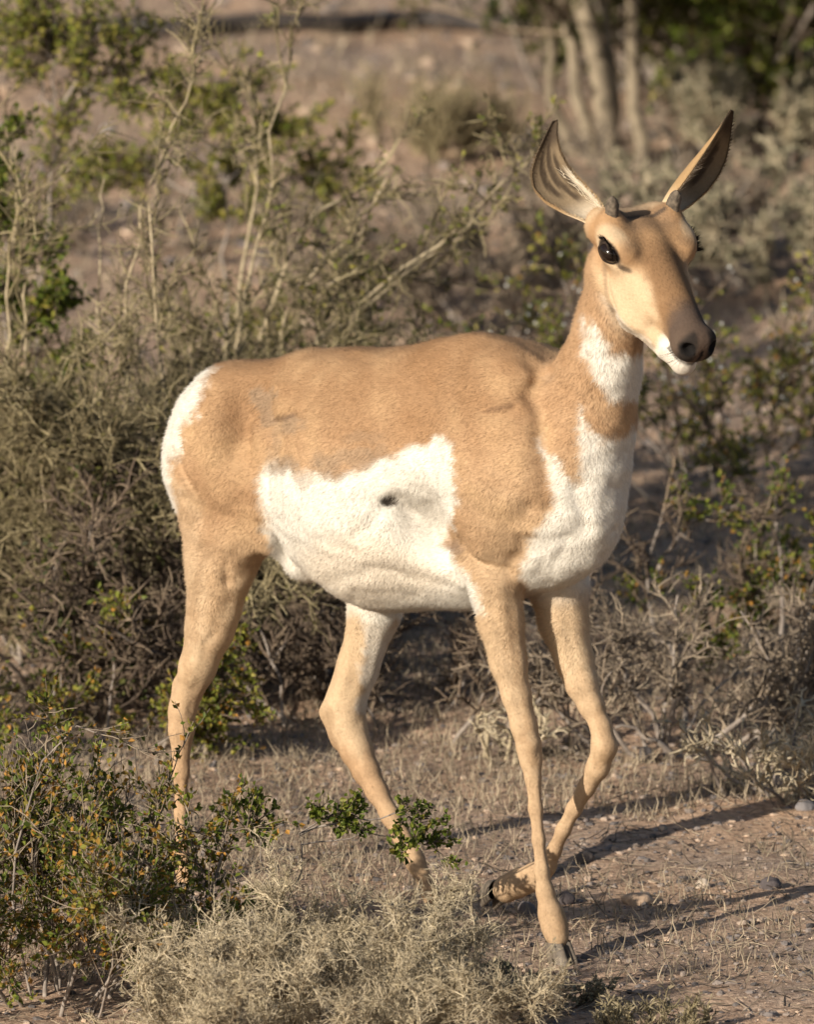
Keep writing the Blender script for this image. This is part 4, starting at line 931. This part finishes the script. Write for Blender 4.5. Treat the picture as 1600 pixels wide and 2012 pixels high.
def stones(n, smin, smax, ymin, ymax, name, m):
    x, y = visible_xy(n, ymin, ymax, .95)
    s = smin * (smax / smin) ** (rng.random(n) ** 2.2)
    sc = np.stack([s * rng.uniform(.8, 1.4, n), s * rng.uniform(.8, 1.3, n), s * rng.uniform(.45, .9, n)], 1)
    a = rng.uniform(0, 6.28, n); ca, sa = np.cos(a), np.sin(a)
    loc = IV[None] * (1 + rng.normal(0, .14, (n, 12, 1))) * sc[:, None]
    X_ = loc[..., 0] * ca[:, None] - loc[..., 1] * sa[:, None]; Y_ = loc[..., 0] * sa[:, None] + loc[..., 1] * ca[:, None]
    z = ground_z(x, y) + s * .08
    V = np.stack([X_ + x[:, None], Y_ + y[:, None], loc[..., 2] + z[:, None]], -1).reshape(-1, 3)
    Fc = (np.arange(n)[:, None, None] * 12 + IF).reshape(-1, 3)
    return tag(new_mesh(name, V, Fc, m, smooth=False), kind='stuff')
g = stones(22000, .0015, .0075, -.75, 3.2, 'gravel', M['gravel']); tag(g, 'grey and tan gravel strewn over the sandy ground', 'gravel')
g = stones(4000, .004, .018, 3.2, 9.0, 'gravel', M['gravel']); tag(g, 'coarser gravel on the far sand behind the shrubs', 'gravel')

def stone(px, py, w, h, colr, label, seed):
    p = G(px, py)
    r = np.random.default_rng(seed)
    d = IV2 * (1 + .45 * vnoise3(IV2 * 1.9 + seed, seed)[:, None] + .22 * vnoise3(IV2 * 4 + seed, seed + 3)[:, None])
    v = d * np.array([w * S / 2, w * S / 2 * .8, h * S * .75])
    v[:, 2] = np.maximum(v[:, 2], -h * S * .3) 
    m = ramp_mat('stone_surface', [(.3, tuple(c * .65 for c in colr)), (.7, colr)], island=False, noise=70, bump=(120, .6, .004))
    o = new_mesh('stone', v, IF2, m, loc=p + np.array([0, 0, h * S * .15]))
    o.rotation_euler = (0, 0, r.uniform(-.6, .6))
    return tag(o, label, 'stone', 'loose stones on the ground')
stone(1255, 1775, 66, 22, (.56, .40, .28), 'pale pinkish flat stone right of the planted foreleg', 1)
stone(1383, 1744, 30, 20, (.60, .50, .40), 'small whitish stone right of the pale flat stone', 2)
stone(1270, 1496, 42, 34, (.09, .08, .08), 'dark rounded stone right of the lifted knee', 3)
stone(1150, 1695, 40, 26, (.10, .085, .08), 'dark stone right of the crossing forelegs', 4)
stone(1515, 1745, 44, 22, (.13, .11, .11), 'dark stone near the right edge below the dry grass', 5)
stone(1110, 1775, 40, 30, (.12, .10, .10), 'dark grey stone touching the planted pastern', 6)
stone(1035, 1795, 34, 26, (.22, .19, .18), 'grey stone left of the planted pastern', 7)
stone(108, 1668, 34, 22, (.58, .42, .30), 'pale stone under the lower left creosote', 8)
stone(215, 262, 44, 26, (.42, .38, .36), 'pale grey stone on the far sand at the upper left', 9)
stone(1585, 1590, 46, 22, (.26, .24, .24), 'light grey stone at the right edge by the dead shrub', 10)

# dry stubble, litter
def stubble(n, ymin, ymax, hmin, hmax, wd, lab, dens=None):
    x, y = visible_xy(n, ymin, ymax, .95)
    k = vnoise2(x * 3.2, y * 2.2, 77) + .5 * vnoise2(x * 9, y * 9, 78) > -.12
    k &= ~((x > .02) & (y < .75 - .3 * vnoise2(x * 6, y * 6, 79)) & (rng.random(n) < .6))
    k &= np.hypot(x - root_p[0] - .02, y - root_p[1]) > .045
    x, y = x[k], y[k]; n = len(x)
    h = rng.uniform(hmin, hmax, n); z = ground_z(x, y) - .003
    a = rng.uniform(0, 6.28, n); b0 = np.stack([x, y, z], 1)
    tip = b0 + np.stack([rng.normal(0, .45, n) * h, rng.normal(0, .45, n) * h, h], 1)
    sd_ = np.stack([np.cos(a), np.sin(a), np.zeros(n)], 1) * wd
    mid = (b0 + tip) / 2 + rng.normal(0, .1, (n, 3)) * h[:, None]
    V = np.stack([b0 - sd_, b0 + sd_, mid + sd_ * .7, mid - sd_ * .7, tip], 1).reshape(-1, 3)
    i = np.arange(n)[:, None] * 5
    return tag(new_mesh('dry_stubble', V, [i + np.array([0, 1, 2, 3]), i + np.array([3, 2, 4])], M['dry_grass'], smooth=False), lab, 'grass', kind='stuff')
stubble(42000, -.45, 2.6, .012, .040, .0010, 'short dry stubble covering the ground round the hooves')
stubble(16000, 2.6, 8.5, .015, .06, .0016, 'thin dry stubble on the ground behind the shrubs')
nL = 9000
x, y = visible_xy(nL, -.7, 4, .95)
p = np.stack([x, y, ground_z(x, y) + .002], 1); a = rng.uniform(0, 6.28, nL)
b1 = grow(p, np.stack([np.cos(a), np.sin(a), rng.normal(.05, .12, nL)], 1), rng.uniform(.015, .07, nL), 4, .25)
v, f = tubes(b1, np.full(nL, .0010), np.full(nL, .0006), 3)
tag(new_mesh('twig_litter', v, f, M['grey_twig']), 'fallen grey twigs littering the ground', 'twigs', kind='stuff')
